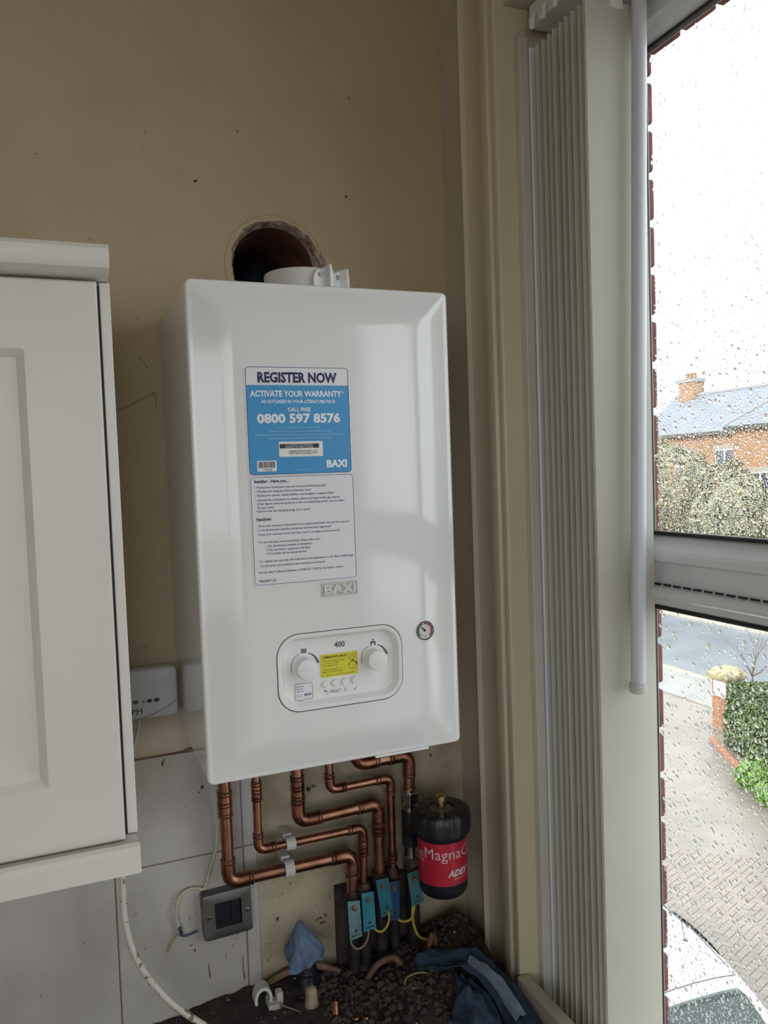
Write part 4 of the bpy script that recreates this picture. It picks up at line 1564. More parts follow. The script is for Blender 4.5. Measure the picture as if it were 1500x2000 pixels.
hexnut(-0.198, -0.172, 0.0185, MCHROME)
hexnut(-0.314, -0.294, 0.0185, MCHROME)
for za, zb, ra in ((-0.172, -0.166, 0.0145), (-0.212, -0.198, 0.013), (-0.294, -0.270, 0.0145)):
    MB().tube([(0.4115, PY, za), (0.4115, PY, zb)], ra, 18).build('valve_neck', MCHROME, vb, smooth=40)
mb = MB()
mb.tube([(0.4115, PY, -0.275), (0.4115, PY, -0.210)], 0.0165, 20)
mb.tube([(0.4115, PY, -0.240), (0.425, -0.096, -0.245)], 0.017, 20)
mb.tube([(0.418, -0.073, -0.242), (0.4205, -0.082, -0.2435)], 0.021, 20)
mb.build('tee_body', MFBLK, vb, smooth=40)

# ================================================================== EARTH CLAMPS WITH BLUE TAGS
MTAGS = [M('tag_pale_blue', (0.20, 0.34, 0.37, 1), 0.45, 0.3, var=(0.12, 0.24, 0.27, 1), vscale=30), M('tag_cyan', (0.035, 0.27, 0.36, 1), 0.4, 0.25, var=(0.08, 0.30, 0.36, 1), vscale=30),
         M('tag_teal', (0.035, 0.20, 0.25, 1), 0.4, 0.25, var=(0.05, 0.16, 0.22, 1), vscale=30), M('tag_blue', (0.025, 0.085, 0.24, 1), 0.4, 0.25, var=(0.06, 0.09, 0.16, 1), vscale=30),
         M('tag_faded_teal', (0.05, 0.21, 0.26, 1), 0.45, 0.25, var=(0.14, 0.20, 0.20, 1), vscale=35)]
tg = [((0.2705, -0.3405), (0.2945, -0.3440), (0.2968, -0.4115), (0.2725, -0.4150), 'pale blue earthing tag on the leftmost dark pipe', -0.0765),
      ((0.2985, -0.3335), (0.3228, -0.3345), (0.3253, -0.4050), (0.3005, -0.4065), 'bright cyan earthing tag, second from the left', -0.0745),
      ((0.3275, -0.3150), (0.3530, -0.3150), (0.3600, -0.3850), (0.3360, -0.3870), 'dark teal earthing tag on the middle dark pipe', -0.0750),
      ((0.3510, -0.3270), (0.3760, -0.3270), (0.3740, -0.4020), (0.3540, -0.4000), 'deep blue earthing tag half hidden behind the teal one', -0.0715),
      ((0.3915, -0.3180), (0.4165, -0.3140), (0.4235, -0.3790), (0.3985, -0.3830), 'faded teal earthing tag under the magnetic filter', -0.0735)]
for i, (a, b, c, d, lb, y) in enumerate(tg):
    px_ = tails[i][0]
    root = empty('earthing_clamp', (px_, PY, -0.40), lb, 'tag', 'blue earthing tags')
    mb = MB()
    q = [a, b, c, d]
    r_ = 0.0025
    mb.loops([[(x, y, z) for x, z in q], [(x, y - 0.0012, z) for x, z in q]])
    mb.build('tag_plate', MTAGS[i], root, bevel=0.0004, bseg=1)
    zt = (a[1] + b[1]) / 2
    mb = MB()
    mb.tube([(px_, PY, zt - 0.014), (px_, PY, zt + 0.002)], tails[i][2] + 0.0035, 18)
    mb.build('strap', MOLDCU, root, smooth=40)
    cx = (a[0] + b[0]) / 2
    mb = MB()
    mb.lathe((cx, y, zt - 0.012), [(0.0048, -0.001), (0.0048, -0.004), (0.0032, -0.0042), (0.0032, -0.009), (0.0025, -0.0095)], 12, 'y')
    mb.build('clamp_screw', M('dull_brass_screw', (0.30, 0.22, 0.14, 1), 0.4, 0.9), root, smooth=30)
    mb = MB()
    bx = (c[0] + d[0]) / 2
    bz = (c[1] + d[1]) / 2
    sl = (c[1] - d[1]) / (c[0] - d[0])
    e = lambda x, z: (x, y - 0.0014, z)
    for u0, u1, v0, v1 in ((-0.0085, 0.0085, 0.0055, 0.0075), (-0.0030, 0.0030, 0.0125, 0.0150), (-0.0018, 0.0018, 0.0150, 0.0180)):
        mb.add([e(bx + u, bz + v + sl * u) for u, v in ((u0, v0), (u1, v0), (u1, v1), (u0, v1))], [(0, 1, 2, 3)])
    mb.build('stamped_marks', MINK, root, fix=False)


def wire(label, pts, r, mat, name='earth_wire', k=8, parent=None, cat='wire'):
    mb = MB()
    mb.tube(spline(pts, k), r, 10)
    return mb.build(name, mat, parent, smooth=60, label=label, cat=cat if parent is None else None)


wire('yellow earth wire looping under the two left tags', [(0.2755, -0.070, -0.410), (0.277, -0.074, -0.424), (0.287, -0.076, -0.434), (0.300, -0.076, -0.430), (0.309, -0.074, -0.418), (0.311, -0.072, -0.404)], 0.0021, M('grimy_wire', (0.20, 0.17, 0.08, 1), 0.6))
wire('yellow earth wire looping under the cyan and teal tags', [(0.320, -0.070, -0.404), (0.328, -0.076, -0.411), (0.338, -0.077, -0.412), (0.348, -0.076, -0.403), (0.3515, -0.075, -0.390), (0.349, -0.077, -0.378)], 0.0022, MYGREEN)
wire('yellow earth wire between the deep blue and right tags', [(0.366, -0.066, -0.395), (0.374, -0.070, -0.405), (0.385, -0.072, -0.409), (0.396, -0.073, -0.406), (0.403, -0.072, -0.394), (0.406, -0.070, -0.380)], 0.0022, MYGREEN)
wire('yellow earth wire hanging from the right tag into the debris', [(0.402, -0.071, -0.382), (0.3990, -0.074, -0.398), (0.401, -0.076, -0.420), (0.409, -0.078, -0.440), (0.425, -0.080, -0.450), (0.445, -0.080, -0.452), (0.462, -0.080, -0.448)], 0.0025, MYGREEN)

# ================================================================== METAL SOCKET PLATE
sp = empty('metal_socket_plate', (0.063, -0.02, -0.38), 'brushed grey metal socket plate with dark opening on the tiles', 'socket')
tilt = math.radians(1.5)


def rot(x, z, cx=0.063, cz=-0.337):
    dx, dz = x - cx, z - cz
    return cx + dx * math.cos(tilt) - dz * math.sin(tilt), cz + dx * math.sin(tilt) + dz * math.cos(tilt)


rings = []
for i, y in ((0.0, -0.008), (0.0, -0.026), (0.0015, -0.0290), (0.004, -0.0300)):
    rings.append([(rot(x, z)[0], y, rot(x, z)[1]) for x, z in rrect(0.0195 + i, 0.1065 - i, -0.3785 + i, -0.2950 - i, 0.005, 5)])
inner = rrect(0.0410, 0.0880, -0.3590, -0.3125, 0.001, 5)
rings.append([(rot(x, z)[0], -0.0300, rot(x, z)[1]) for x, z in inner])
rings.append([(rot(x, z)[0], -0.0120, rot(x, z)[1]) for x, z in inner])
mb = MB().loops(rings)
MPLATE = M('brushed_steel_plate', (0.20, 0.20, 0.205, 1), 0.42, 0.75, var=(0.13, 0.125, 0.12, 1), vscale=9, speck=(0.10, 0.05, 0.03, 1), sscale=40, sth=0.72)
mb.build('plate', MPLATE, sp, smooth=30)
mb = MB()
mb.loops([[(rot(x, z)[0], -0.0125, rot(x, z)[1]) for x, z in inner], [(rot(x, z)[0], -0.0240, rot(x, z)[1]) for x, z in rrect(0.0415, 0.0875, -0.3585, -0.3130, 0.001, 5)]])
mb.build('switch_insert', M('insert_black', (0.006, 0.007, 0.012, 1), 0.4), sp)
mb = MB().box(0.0700, 0.0865, -0.0262, -0.0240, -0.3570, -0.3145)
mb.build('rocker', MATS['insert_black'], sp, bevel=0.001)
for x in (0.0300, 0.0980):
    mb = MB().lathe((x, -0.0298, -0.3365), [(0.0040, 0.0), (0.0040, -0.0010), (0.0028, -0.0020)], 16, 'y')
    mb.build('plate_screw', MCHROME, sp, smooth=30)

# ================================================================== LOOSE CABLES
wc = [(-0.1115, -0.10, -0.095), (-0.1118, -0.10, -0.1860), (-0.1116, -0.10, -0.2690), (-0.0950, -0.10, -0.3410), (-0.0580, -0.102, -0.4070), (-0.0150, -0.120, -0.447), (0.045, -0.150, -0.487), (0.10, -0.19, -0.512)]
wire('thick white cable hanging from the cabinet, stained brown near the bottom', wc, 0.0055, MCONC, 'white_cable', 10, cat='cable')
fr = empty('frayed_flex', (0.0, -0.012, -0.36), 'thin cream flex on the tiles ending in bare blue and yellow cores', 'cable')
wire(None, [(0.0570, -0.030, -0.120), (0.0556, -0.018, -0.1523), (0.0509, -0.014, -0.2164), (0.0380, -0.013, -0.2580), (0.0285, -0.013, -0.2860), (0.0235, -0.013, -0.2900), (0.012, -0.013, -0.2855), (-0.0033, -0.014, -0.2855), (-0.0150, -0.016, -0.292), (-0.0216, -0.018, -0.3050), (-0.0245, -0.018, -0.322), (-0.0205, -0.016, -0.345)], 0.0027,
     M('cream_flex', (0.50, 0.46, 0.34, 1), 0.55), 'sheath', 8, fr)
wire(None, [(-0.0205, -0.016, -0.342), (-0.0165, -0.016, -0.350), (-0.0195, -0.018, -0.3575), (-0.0165, -0.016, -0.3630), (-0.009, -0.014, -0.3665), (0.002, -0.012, -0.3665), (0.0115, -0.011, -0.3640)], 0.0016, M('blue_core', (0.03, 0.07, 0.19, 1), 0.5), 'blue_core', 8, fr)
wire(None, [(-0.0205, -0.016, -0.344), (-0.0195, -0.018, -0.352), (-0.0150, -0.018, -0.357), (-0.0195, -0.017, -0.362)], 0.0015, MBLACK, 'dark_core', 8, fr)
wire(None, [(-0.0205, -0.016, -0.344), (-0.0215, -0.016, -0.3575), (-0.029, -0.014, -0.3670), (-0.0360, -0.012, -0.3780), (-0.0395, -0.012, -0.3880)], 0.0014, M('yellow_core', (0.36, 0.31, 0.12, 1), 0.5), 'yellow_core', 8, fr)

# ================================================================== WORKTOP AND DEBRIS
mb = MB().box(-2.0, 0.53, -0.62, -0.009, -0.575, -0.535)
wt = mb.build('worktop', M('dark_red_worktop', (0.105, 0.035, 0.030, 1), 0.4, var=(0.075, 0.025, 0.022, 1), vscale=20), bevel=0.004,
              label='dark red worktop under the pipes, mostly buried in rubble', cat='worktop')
mb = MB()
for i in range(4):
    x0 = -1.98 + i * 0.62
mb.box(-1.99, 0.50, -0.58, -0.03, ZF, -0.575)
mb.build('base_cabinet', MCAB, label='base cabinet carrying the dark red worktop', cat='cabinet', bevel=0.003)


def mound_z(x, y):
    z = -0.520 + 0.030 * max(0.0, min(1.0, (x + 0.14) / 0.22)) * (1 - 0.55 * min(1, -y / 0.42))
    z += 0.055 * math.exp(-((x - 0.495) / 0.085) ** 2 - ((y + 0.075) / 0.085) ** 2)
    z += 0.030 * math.exp(-((x - 0.42) / 0.10) ** 2 - ((y + 0.17) / 0.10) ** 2)
    z += 0.005 * noise.noise(Vector((x * 22, y * 22, 0))) + 0.004 * noise.noise(Vector((x * 60, y * 60, 2)))
    edge = min(1.0, max(0.0, (x + 0.20) / 0.06))
    return -0.534 + (z + 0.534) * edge


mb = MB()
sheet(mb, -0.22, 0.520, -0.42, -0.010, lambda x, y: (x, y, mound_z(x, y)), 110, 64)
MSOIL = M('brown_dust_and_soil', (0.045, 0.029, 0.025, 1), 0.95, var=(0.022, 0.017, 0.017, 1), vscale=22, bump=1.0, bscale=110, speck=(0.15, 0.12, 0.10, 1), sscale=150, sth=0.70)
mb.build('debris_mound', MSOIL, smooth=60, fix=False, kind='stuff', label='dark brown mound of dust and rubble behind the pipes', cat='debris')
# rubble: uncountable small stones
mb = MB()
rg = random.Random(31)
ico_v = [(0, 0, 1), (0.9, 0, 0.3), (0.28, 0.85, 0.3), (-0.72, 0.53, 0.3), (-0.72, -0.53, 0.3), (0.28, -0.85, 0.3), (0.72, 0.53, -0.4), (-0.28, 0.85, -0.4), (-0.9, 0, -0.4), (-0.28, -0.85, -0.4), (0.72, -0.53, -0.4), (0, 0, -1)]
ico_f = [(0, 1, 2), (0, 2, 3), (0, 3, 4), (0, 4, 5), (0, 5, 1), (1, 6, 2), (2, 7, 3), (3, 8, 4), (4, 9, 5), (5, 10, 1), (6, 7, 2), (7, 8, 3), (8, 9, 4), (9, 10, 5), (10, 6, 1), (11, 7, 6), (11, 8, 7), (11, 9, 8), (11, 10, 9), (11, 6, 10)]


def stones(n, x0, x1, y0, y1, r0, r1, mat, name, label, lift=0.3, dens=None):
    mb = MB()
    k = 0
    while k < n:
        x, y = rg.uniform(x0, x1), rg.uniform(y0, y1)
        if dens and rg.random() > dens(x, y):
            continue
        k += 1
        r = r0 + (r1 - r0) * rg.random() ** 2
        z = mound_z(x, y) + r * lift
        s = (r * rg.uniform(0.7, 1.2), r * rg.uniform(0.7, 1.2), r * rg.uniform(0.5, 0.9))
        a = rg.uniform(0, 6.28)
        ca, sa = math.cos(a), math.sin(a)
        j = [rg.uniform(0.75, 1.25) for _ in ico_v]
        mb.add([(x + (v[0] * s[0] * ca - v[1] * s[1] * sa) * j[i], y + (v[0] * s[0] * sa + v[1] * s[1] * ca) * j[i], z + v[2] * s[2] * j[i]) for i, v in enumerate(ico_v)], ico_f)
    return mb.build(name, mat, kind='stuff', label=label, cat='rubble', fix=False)


stones(1500, 0.20, 0.51, -0.36, -0.03, 0.0025, 0.0085, M('dark_rubble', (0.085, 0.060, 0.050, 1), 0.95, var=(0.045, 0.035, 0.032, 1), vscale=50, bump=0.6, bscale=200), 'rubble_chips', 'dark rubble chips scattered over the mound')
stones(500, -0.05, 0.5, -0.33, -0.02, 0.001, 0.003, M('fine_grit', (0.13, 0.09, 0.075, 1), 0.95), 'grit', 'fine grit scattered over the mound')
stones(60, 0.02, 0.5, -0.33, -0.02, 0.0010, 0.0026, M('plaster_crumb', (0.55, 0.52, 0.47, 1), 0.9), 'plaster_crumbs', 'pale plaster crumbs scattered on the mound')
# strip of old filler along the foot of the wall, left of the stubs
mb = MB()
mb.tube(spline([(0.125, -0.018, -0.493), (0.160, -0.020, -0.480), (0.20, -0.022, -0.474), (0.235, -0.030, -0.480), (0.262, -0.040, -0.492)], 8), 0.006, 10)
mb.build('sealant_strip', M('old_sealant', (0.26, 0.17, 0.115, 1), 0.8, var=(0.14, 0.075, 0.055, 1), vscale=30, bump=0.5), smooth=60, label='brown strip of old sealant lying along the wall foot', cat='sealant')
# curved old cable end / offcut in the rubble
wire('brown bent cable offcut arching out of the rubble', [(0.285, -0.085, -0.505), (0.300, -0.085, -0.490), (0.318, -0.085, -0.470), (0.338, -0.085, -0.462), (0.356, -0.085, -0.464), (0.368, -0.088, -0.480)], 0.0055, M('brown_offcut', (0.20, 0.105, 0.065, 1), 0.75, var=(0.10, 0.055, 0.04, 1), vscale=40), 'cable_offcut', 8, cat='cable')
wire('green and yellow wire loop lying in the rubble', [(0.345, -0.155, -0.470), (0.352, -0.150, -0.462), (0.368, -0.150, -0.459), (0.385, -0.152, -0.461), (0.398, -0.158, -0.465), (0.385, -0.166, -0.470), (0.362, -0.166, -0.474), (0.347, -0.160, -0.474)], 0.0018, M('green_yellow_wire', (0.16, 0.19, 0.05, 1), 0.6, var=(0.25, 0.19, 0.03, 1), vscale=40), 'wire_loop', 6)
wire('brown branch-like offcut leaning on the rag', [(0.392, -0.115, -0.470), (0.410, -0.112, -0.455), (0.428, -0.108, -0.440), (0.44, -0.10, -0.730)], 0.0050, MATS['brown_offcut'], 'offcut', 6, cat='offcut')

# loose white clip lying on the debris
lc = empty('loose_pipe_clip', (0.125, -0.07, -0.50), 'loose white plastic clip with its screw lying on the dust', 'pipe clip')
mb = MB()
n_ = 18
o_, i_ = [], []
cx, cz = 0.1110, -0.4795
for k in range(n_ + 1):
    a = math.radians(-55 + 250 * k / n_)
    o_.append((cx + 0.0165 * math.cos(a), cz + 0.0165 * math.sin(a)))
    i_.append((cx + 0.0115 * math.cos(a), cz + 0.0115 * math.sin(a)))
ring = o_ + i_[::-1]


def tl(x, y, z):
    # lean the clip back a little
    dz = z + 0.4795
    return (x, y + dz * 0.5 + 0.25 * (x - cx), z)


mb.loops([[tl(x, -0.075, z) for x, z in ring], [tl(x, -0.053, z) for x, z in ring]])
MLC = M('loose_clip_white', (0.50, 0.49, 0.46, 1), 0.45, var=(0.40, 0.38, 0.35, 1), vscale=30)
mb.build('clip_ring', MLC, lc, smooth=40)
mb = MB().box(0.1165, 0.1400, -0.088, -0.062, -0.5050, -0.4860)
mb.build('clip_foot', MLC, lc, bevel=0.002)
mb = MB().box(0.1330, 0.1450, -0.080, -0.064, -0.4930, -0.4720)
mb.build('clip_hook', MLC, lc, bevel=0.002)
mb = MB()
mb.tube([(0.136, -0.087, -0.488), (0.166, -0.112, -0.494)], [0.0026, 0.0010], 10)
mb.build('clip_screw', M('zinc_screw', (0.30, 0.29, 0.28, 1), 0.35, 0.8), lc, smooth=40)
# olive/plug: translucent cap standing upright on a flange
pl = empty('plastic_plug', (0.190, -0.10, -0.50), 'cream translucent round-topped plug standing on the dust', 'plug')
mb = MB()
mb.lathe((0.190, -0.100, -0.498), [(0.0135, 0.0), (0.0132, 0.004), (0.0115, 0.008), (0.0105, 0.026), (0.0095, 0.031), (0.0065, 0.0342), (0.002, 0.0355)], 24)
mb.build('dome', M('cream_plug', (0.36, 0.28, 0.20, 1), 0.5, var=(0.28, 0.17, 0.12, 1), vscale=35), pl, smooth=50)
mb = MB()
vs = []
n_ = 24
ring0, ring1 = [], []
for k in range(n_):
    a = 2 * math.pi * k / n_
    r = 0.021 + 0.004 * math.sin(3 * a + 1) + 0.002 * math.sin(7 * a)
    ring0.append((0.190 + r * math.cos(a), -0.100 + r * math.sin(a), -0.5005 + 0.0015 * math.sin(2 * a)))
    ring1.append((0.190 + 0.013 * math.cos(a), -0.100 + 0.013 * math.sin(a), -0.4955))
mb.loops([ring0, ring1])
mb.build('flange', MATS['cream_plug'], pl, smooth=50)
# short copper offcut
mb = MB()
p0, p1 = Vector((0.2235, -0.128, -0.484)), Vector((0.2195, -0.142, -0.498))
d_ = (p1 - p0).normalized()
mb.tube([p0, p1, p1, p0], [0.0078, 0.0078, 0.0062, 0.0062], 20, caps=False)
oc = mb.build('copper_offcut', MFIT, smooth=40, label='short open copper pipe offcut lying beside the plug', cat='offcut', fix=True)
# three little copper caps between the rubble
for x, y, z, lb in ((0.246, -0.172, -0.497, 'tiny copper olive on the rubble in front of the offcut'), (0.262, -0.178, -0.497, 'tiny copper olive nearest the front of the rubble'), (0.402, -0.150, -0.462, 'small cream nut on the rubble beside the blue rag')):
    mb = MB()
    mb.lathe((x, y, z), [(0.0055, 0.0), (0.006, 0.001), (0.006, 0.007), (0.0045, 0.009), (0.003, 0.009), (0.003, 0.004)], 8 if 'nut' in lb else 16)
    mb.build('copper_olive' if 'nut' not in lb else 'plastic_nut', MFIT if 'nut' not in lb else M('cream_nut', (0.26, 0.18, 0.12, 1), 0.7), smooth=30, label=lb, cat='fitting')

# black pipe stub with a blue paper rag pulled over it
ps = empty('black_stub_pipe', (0.1965, -0.05, -0.50), 'short black plastic stub pipe under the draped blue rag', 'pipe')
mb = MB()
mb.lathe((0.1965, -0.050, -0.505), [(0.0190, 0.0), (0.0190, 0.012), (0.0175, 0.014), (0.0172, 0.085)], 28)
mb.build('tube', MFBLK, ps, smooth=40)
mb = MB()
mb.lathe((0.1965, -0.050, -0.468), [(0.0190, 0.0), (0.0195, 0.001), (0.0195, 0.006), (0.0190, 0.007)], 28)
mb.build('stub_collar', MFBLK, ps, smooth=40)
mb = MB()
NR, NA = 34, 64
rings = []
apex = Vector((0.1845, -0.058, -0.3640))
for j in range(NR + 1):
    t = j / NR
    ring = []
    for k in range(NA):
        a = 2 * math.pi * k / NA
        ca, sa = math.cos(a), math.sin(a)
        r = 0.002 + 0.036 * (t ** 0.85)
        fold = 0.36 * t * noise.noise(Vector((ca * 1.5, sa * 1.5, t * 2.2 + 3))) + 0.16 * t * math.sin(4 * a + 5.5 * t) + 0.09 * t * math.sin(9 * a - 4 * t + 1) + 0.22 * t * noise.noise(Vector((ca * 4, sa * 4, t * 5)))
        r *= 1 + fold
        cxx = apex.x + 0.004 * t + 0.006 * t * t
        cyy = apex.y + 0.004 * t
        zz = apex.z - 0.072 * t - 0.010 * t * noise.noise(Vector((ca * 1.2 + 5, sa * 1.2, 1)))
        if ca < -0.2:
            zz -= 0.010 * t * t * (-ca)
        y = cyy + r * sa * 0.85
        y = min(y, -0.006)
        ring.append((cxx + r * ca, y, zz))
    rings.append(ring)
mb.loops(rings, True, False)
mb.build('blue_rag', MRAG, smooth=70, label='pale blue paper rag draped in a peak over the black stub', cat='rag', fix=False)


# dark blue rags on the right of the mound
def strip_cloth(path, widths, seed, thick, up=Vector((0, 0, 1)), amp=0.010, nw=16):
    P = spline(path, 10)
    n = len(P)
    mb = MB()
    vs = []
    for side in (0, 1):
        for i, p in enumerate(P):
            t = i / (n - 1)
            tan = (P[min(i + 1, n - 1)] - P[max(i - 1, 0)]).normalized()
            sid = tan.cross(up).normalized()
            nor = sid.cross(tan).normalized()
            k = t * (len(widths) - 1)
            a = int(min(k, len(widths) - 2))
            w = widths[a] + (widths[a + 1] - widths[a]) * (k - a)
            for j in range(nw + 1):
                u = j / nw - 0.5
                h = amp * (math.sin(u * 9 + t * 4 + seed) * 0.5 + 1.1 * noise.noise(Vector((u * 4 + seed, t * 6, seed))) + 0.5 * noise.noise(Vector((u * 11 + seed, t * 16, seed)))) + 0.010 * (0.25 - u * u) * 4
                q = p + sid * (w * u) + nor * (h - side * thick)
                vs.append((q.x, q.y, q.z))
    m = (nw + 1)
    N = n * m
    fs = []
    for i in range(n - 1):
        for j in range(nw):
            a = i * m + j
            fs.append((a, a + 1, a + m + 1, a + m))
            fs.append((N + a + 1, N + a, N + a + m, N + a + m + 1))
    for i in range(n - 1):
        fs.append((i * m, i * m + m, N + i * m + m, N + i * m))
        fs.append((i * m + nw + m, i * m + nw, N + i * m + nw, N + i * m + nw + m))
    for j in range(nw):
        fs.append((j + 1, j, N + j, N + j + 1))
        b = (n - 1) * m
        fs.append((b + j, b + j + 1, N + b + j + 1, N + b + j))
    mb.add(vs, fs)
    return mb


strip_cloth([(0.385, -0.125, -0.468), (0.420, -0.150, -0.448), (0.458, -0.190, -0.440), (0.482, -0.245, -0.452), (0.488, -0.30, -0.475), (0.482, -0.36, -0.49)], [0.035, 0.055, 0.060, 0.050, 0.055, 0.06], 2.0, 0.0012, amp=0.012).build(
    'dark_blue_rag', MRAG2, smooth=70, label='long dark blue rag trailing over the mound towards the sill', cat='rag')
strip_cloth([(0.425, -0.205, -0.458), (0.430, -0.245, -0.462), (0.415, -0.285, -0.474), (0.39, -0.33, -0.49), (0.36, -0.36, -0.50)], [0.02, 0.06, 0.085, 0.10, 0.09], 5.3, 0.0012, amp=0.014).build(
    'dark_blue_rag', MRAG2, smooth=70, label='dark blue rag bunched at the front of the mound', cat='rag')
strip_cloth([(0.449, -0.205, -0.428), (0.462, -0.245, -0.428), (0.472, -0.280, -0.440), (0.476, -0.330, -0.458)], [0.012, 0.020, 0.024, 0.022], 8.1, 0.0012, amp=0.004).build(
    'pale_blue_rag', M('pale_blue_cloth', (0.15, 0.195, 0.25, 1), 0.9, bump=0.3, bscale=120), smooth=70, label='pale blue-grey strip of cloth on top of the long dark rag', cat='rag')
# rough grey stone / insulation edge by the sill
mb = MB()
mb.tube(spline([(0.492, -0.245, -0.502), (0.502, -0.290, -0.498), (0.508, -0.34, -0.500), (0.51, -0.40, -0.508)], 8), [0.010] * 8 + [0.012] * 8 + [0.013] * 8 + [0.013], 14)
mb.build('grey_foam_strip', M('grey_pitted_foam', (0.24, 0.225, 0.20, 1), 0.95, var=(0.12, 0.11, 0.10, 1), vscale=120, bump=1.0, bscale=160), smooth=60, label='grey pitted foam strip lying below the window sill', cat='foam strip')

# ================================================================== OUTSIDE
G = -5.75
MDRIVE = M('wet_drive_base', (0.23, 0.195, 0.168, 1), 0.28, var=(0.18, 0.155, 0.138, 1), vscale=1.2)
MROAD = M('wet_asphalt', (0.165, 0.19, 0.225, 1), 0.28, var=(0.135, 0.155, 0.185, 1), vscale=0.8)
MPAVE = M('paving_flags', (0.27, 0.265, 0.255, 1), 0.3, var=(0.22, 0.215, 0.21, 1), vscale=0.9)
MVERGE = M('winter_grass', (0.10, 0.13, 0.045, 1), 0.9, var=(0.16, 0.14, 0.07, 1), vscale=3)
mb = MB().box(-60, 14.6, -80, 60, G - 0.3, G)  # ground stretched out of view to cut sky light from below
mb.build('driveway', MDRIVE, kind='structure')
mb = MB().box(14.6, 16.35, -12, 60, G - 0.3, G + 0.03)
mb.build('pavement', MPAVE, kind='structure')
mb = MB().box(16.5, 22.7, -12, 70, G - 0.3, G - 0.06)
mb.build('road', MROAD, kind='structure')
mb = MB().box(22.85, 80, -20, 90, G - 0.3, G + 0.02)
mb.build('front_gardens', MVERGE, kind='structure')
MKERB = M('kerb_stone', (0.42, 0.39, 0.33, 1), 0.6, var=(0.34, 0.30, 0.24, 1), vscale=3)
kr = empty('kerb', (16.42, 15, G), kind='structure')
kmesh = None
for xk in (16.42, 22.77):
    for i in range(34):
        y = 2 + i * 0.915
        if kmesh is None:
            o = MB().box(xk - 0.07, xk + 0.07, y, y + 0.9, G - 0.2, G + 0.04).build('kerb_stone', MKERB, kr, bevel=0.02)
            kmesh = o.data
            k0 = (xk, y)
        else:
            p0 = ORIG[kr.name]
            inst('kerb_stone', kmesh, kr, (p0[0] + xk - k0[0], p0[1] + y - k0[1], p0[2] - ZB))
# yellow-ish line along the near edge
mb = MB().box(16.75, 16.85, -5, 50, G - 0.06, G - 0.055)
mb.build('road_line', M('worn_yellow_line', (0.42, 0.36, 0.18, 1), 0.6), label='worn pale line along the near road edge', cat='road marking')

# herringbone block paving near the house
dr = empty('block_paving', (7, 6, G), kind='structure')
MBLK = M('buff_block', (0.235, 0.19, 0.16, 1), 0.32, var=(0.19, 0.155, 0.135, 1), vscale=5)
bw_, bl_ = 0.1, 0.2
cands = []
ca, sa = math.cos(math.radians(20)), math.sin(math.radians(20))
for i in range(-140, 140):
    for j in range(-140, 140):
        # 45-degree herringbone lattice built from L pairs
        ox = (i * 1 + j * 2) * bw_
        oy = (i * 1 - j * 2) * bw_
        for kind_ in (0, 1):
            if kind_ == 0:
                x0, y0, x1, y1 = ox, oy, ox + bl_, oy + bw_
            else:
                x0, y0, x1, y1 = ox, oy + bw_, ox + bw_, oy + bw_ + bl_
            cx, cy_ = (x0 + x1) / 2, (y0 + y1) / 2
            X = 7.2 + cx * ca - cy_ * sa
            Y = 6.2 + cx * sa + cy_ * ca
            dx, dy = X + 0.166, Y + 1.406
            an = math.degrees(math.atan2(dx, dy))
            ds = math.hypot(dx, dy)
            if 39 < an < 53 and 7.4 < ds < 13.2:
                cands.append((ds, X, Y, kind_))
cands.sort()
near = cands[:300]
rest = cands[300:]
bmesh_ = {}
a20 = math.radians(20)


def block_mb(X, Y, kind_):
    hx, hy = ((bl_ - 0.0035) / 2, (bw_ - 0.0035) / 2) if kind_ == 0 else ((bw_ - 0.0035) / 2, (bl_ - 0.0035) / 2)
    pts = [(-hx, -hy), (hx, -hy), (hx, hy), (-hx, hy)]
    top = [(-hx + .004, -hy + .004), (hx - .004, -hy + .004), (hx - .004, hy - .004), (-hx + .004, hy - .004)]
    R_ = lambda p, z: (X + p[0] * ca - p[1] * sa, Y + p[0] * sa + p[1] * ca, z)
    return [R_(p, G + 0.001) for p in pts] + [R_(p, G + 0.012) for p in pts] + [R_(p, G + 0.016) for p in top], [(0, 1, 5, 4), (1, 2, 6, 5), (2, 3, 7, 6), (3, 0, 4, 7), (4, 5, 9, 8), (5, 6, 10, 9), (6, 7, 11, 10), (7, 4, 8, 11), (8, 9, 10, 11)]


for ds, X, Y, kind_ in near:
    if kind_ not in bmesh_:
        v_, f_ = block_mb(X, Y, kind_)
        o = MB().add(v_, f_).build('paving_block', MBLK, dr, fix=False)
        bmesh_[kind_] = (o.data, X, Y)
    else:
        me, X0, Y0 = bmesh_[kind_]
        p0 = ORIG[dr.name]
        inst('paving_block', me, dr, (p0[0] + X - X0, p0[1] + Y - Y0, p0[2] - ZB))
mb = MB()
for ds, X, Y, kind_ in rest:
    v_, f_ = block_mb(X, Y, kind_)
    mb.add(v_, f_)
if rest:
    mb.build('far_paving_blocks', MBLK, dr, fix=False, kind='stuff')

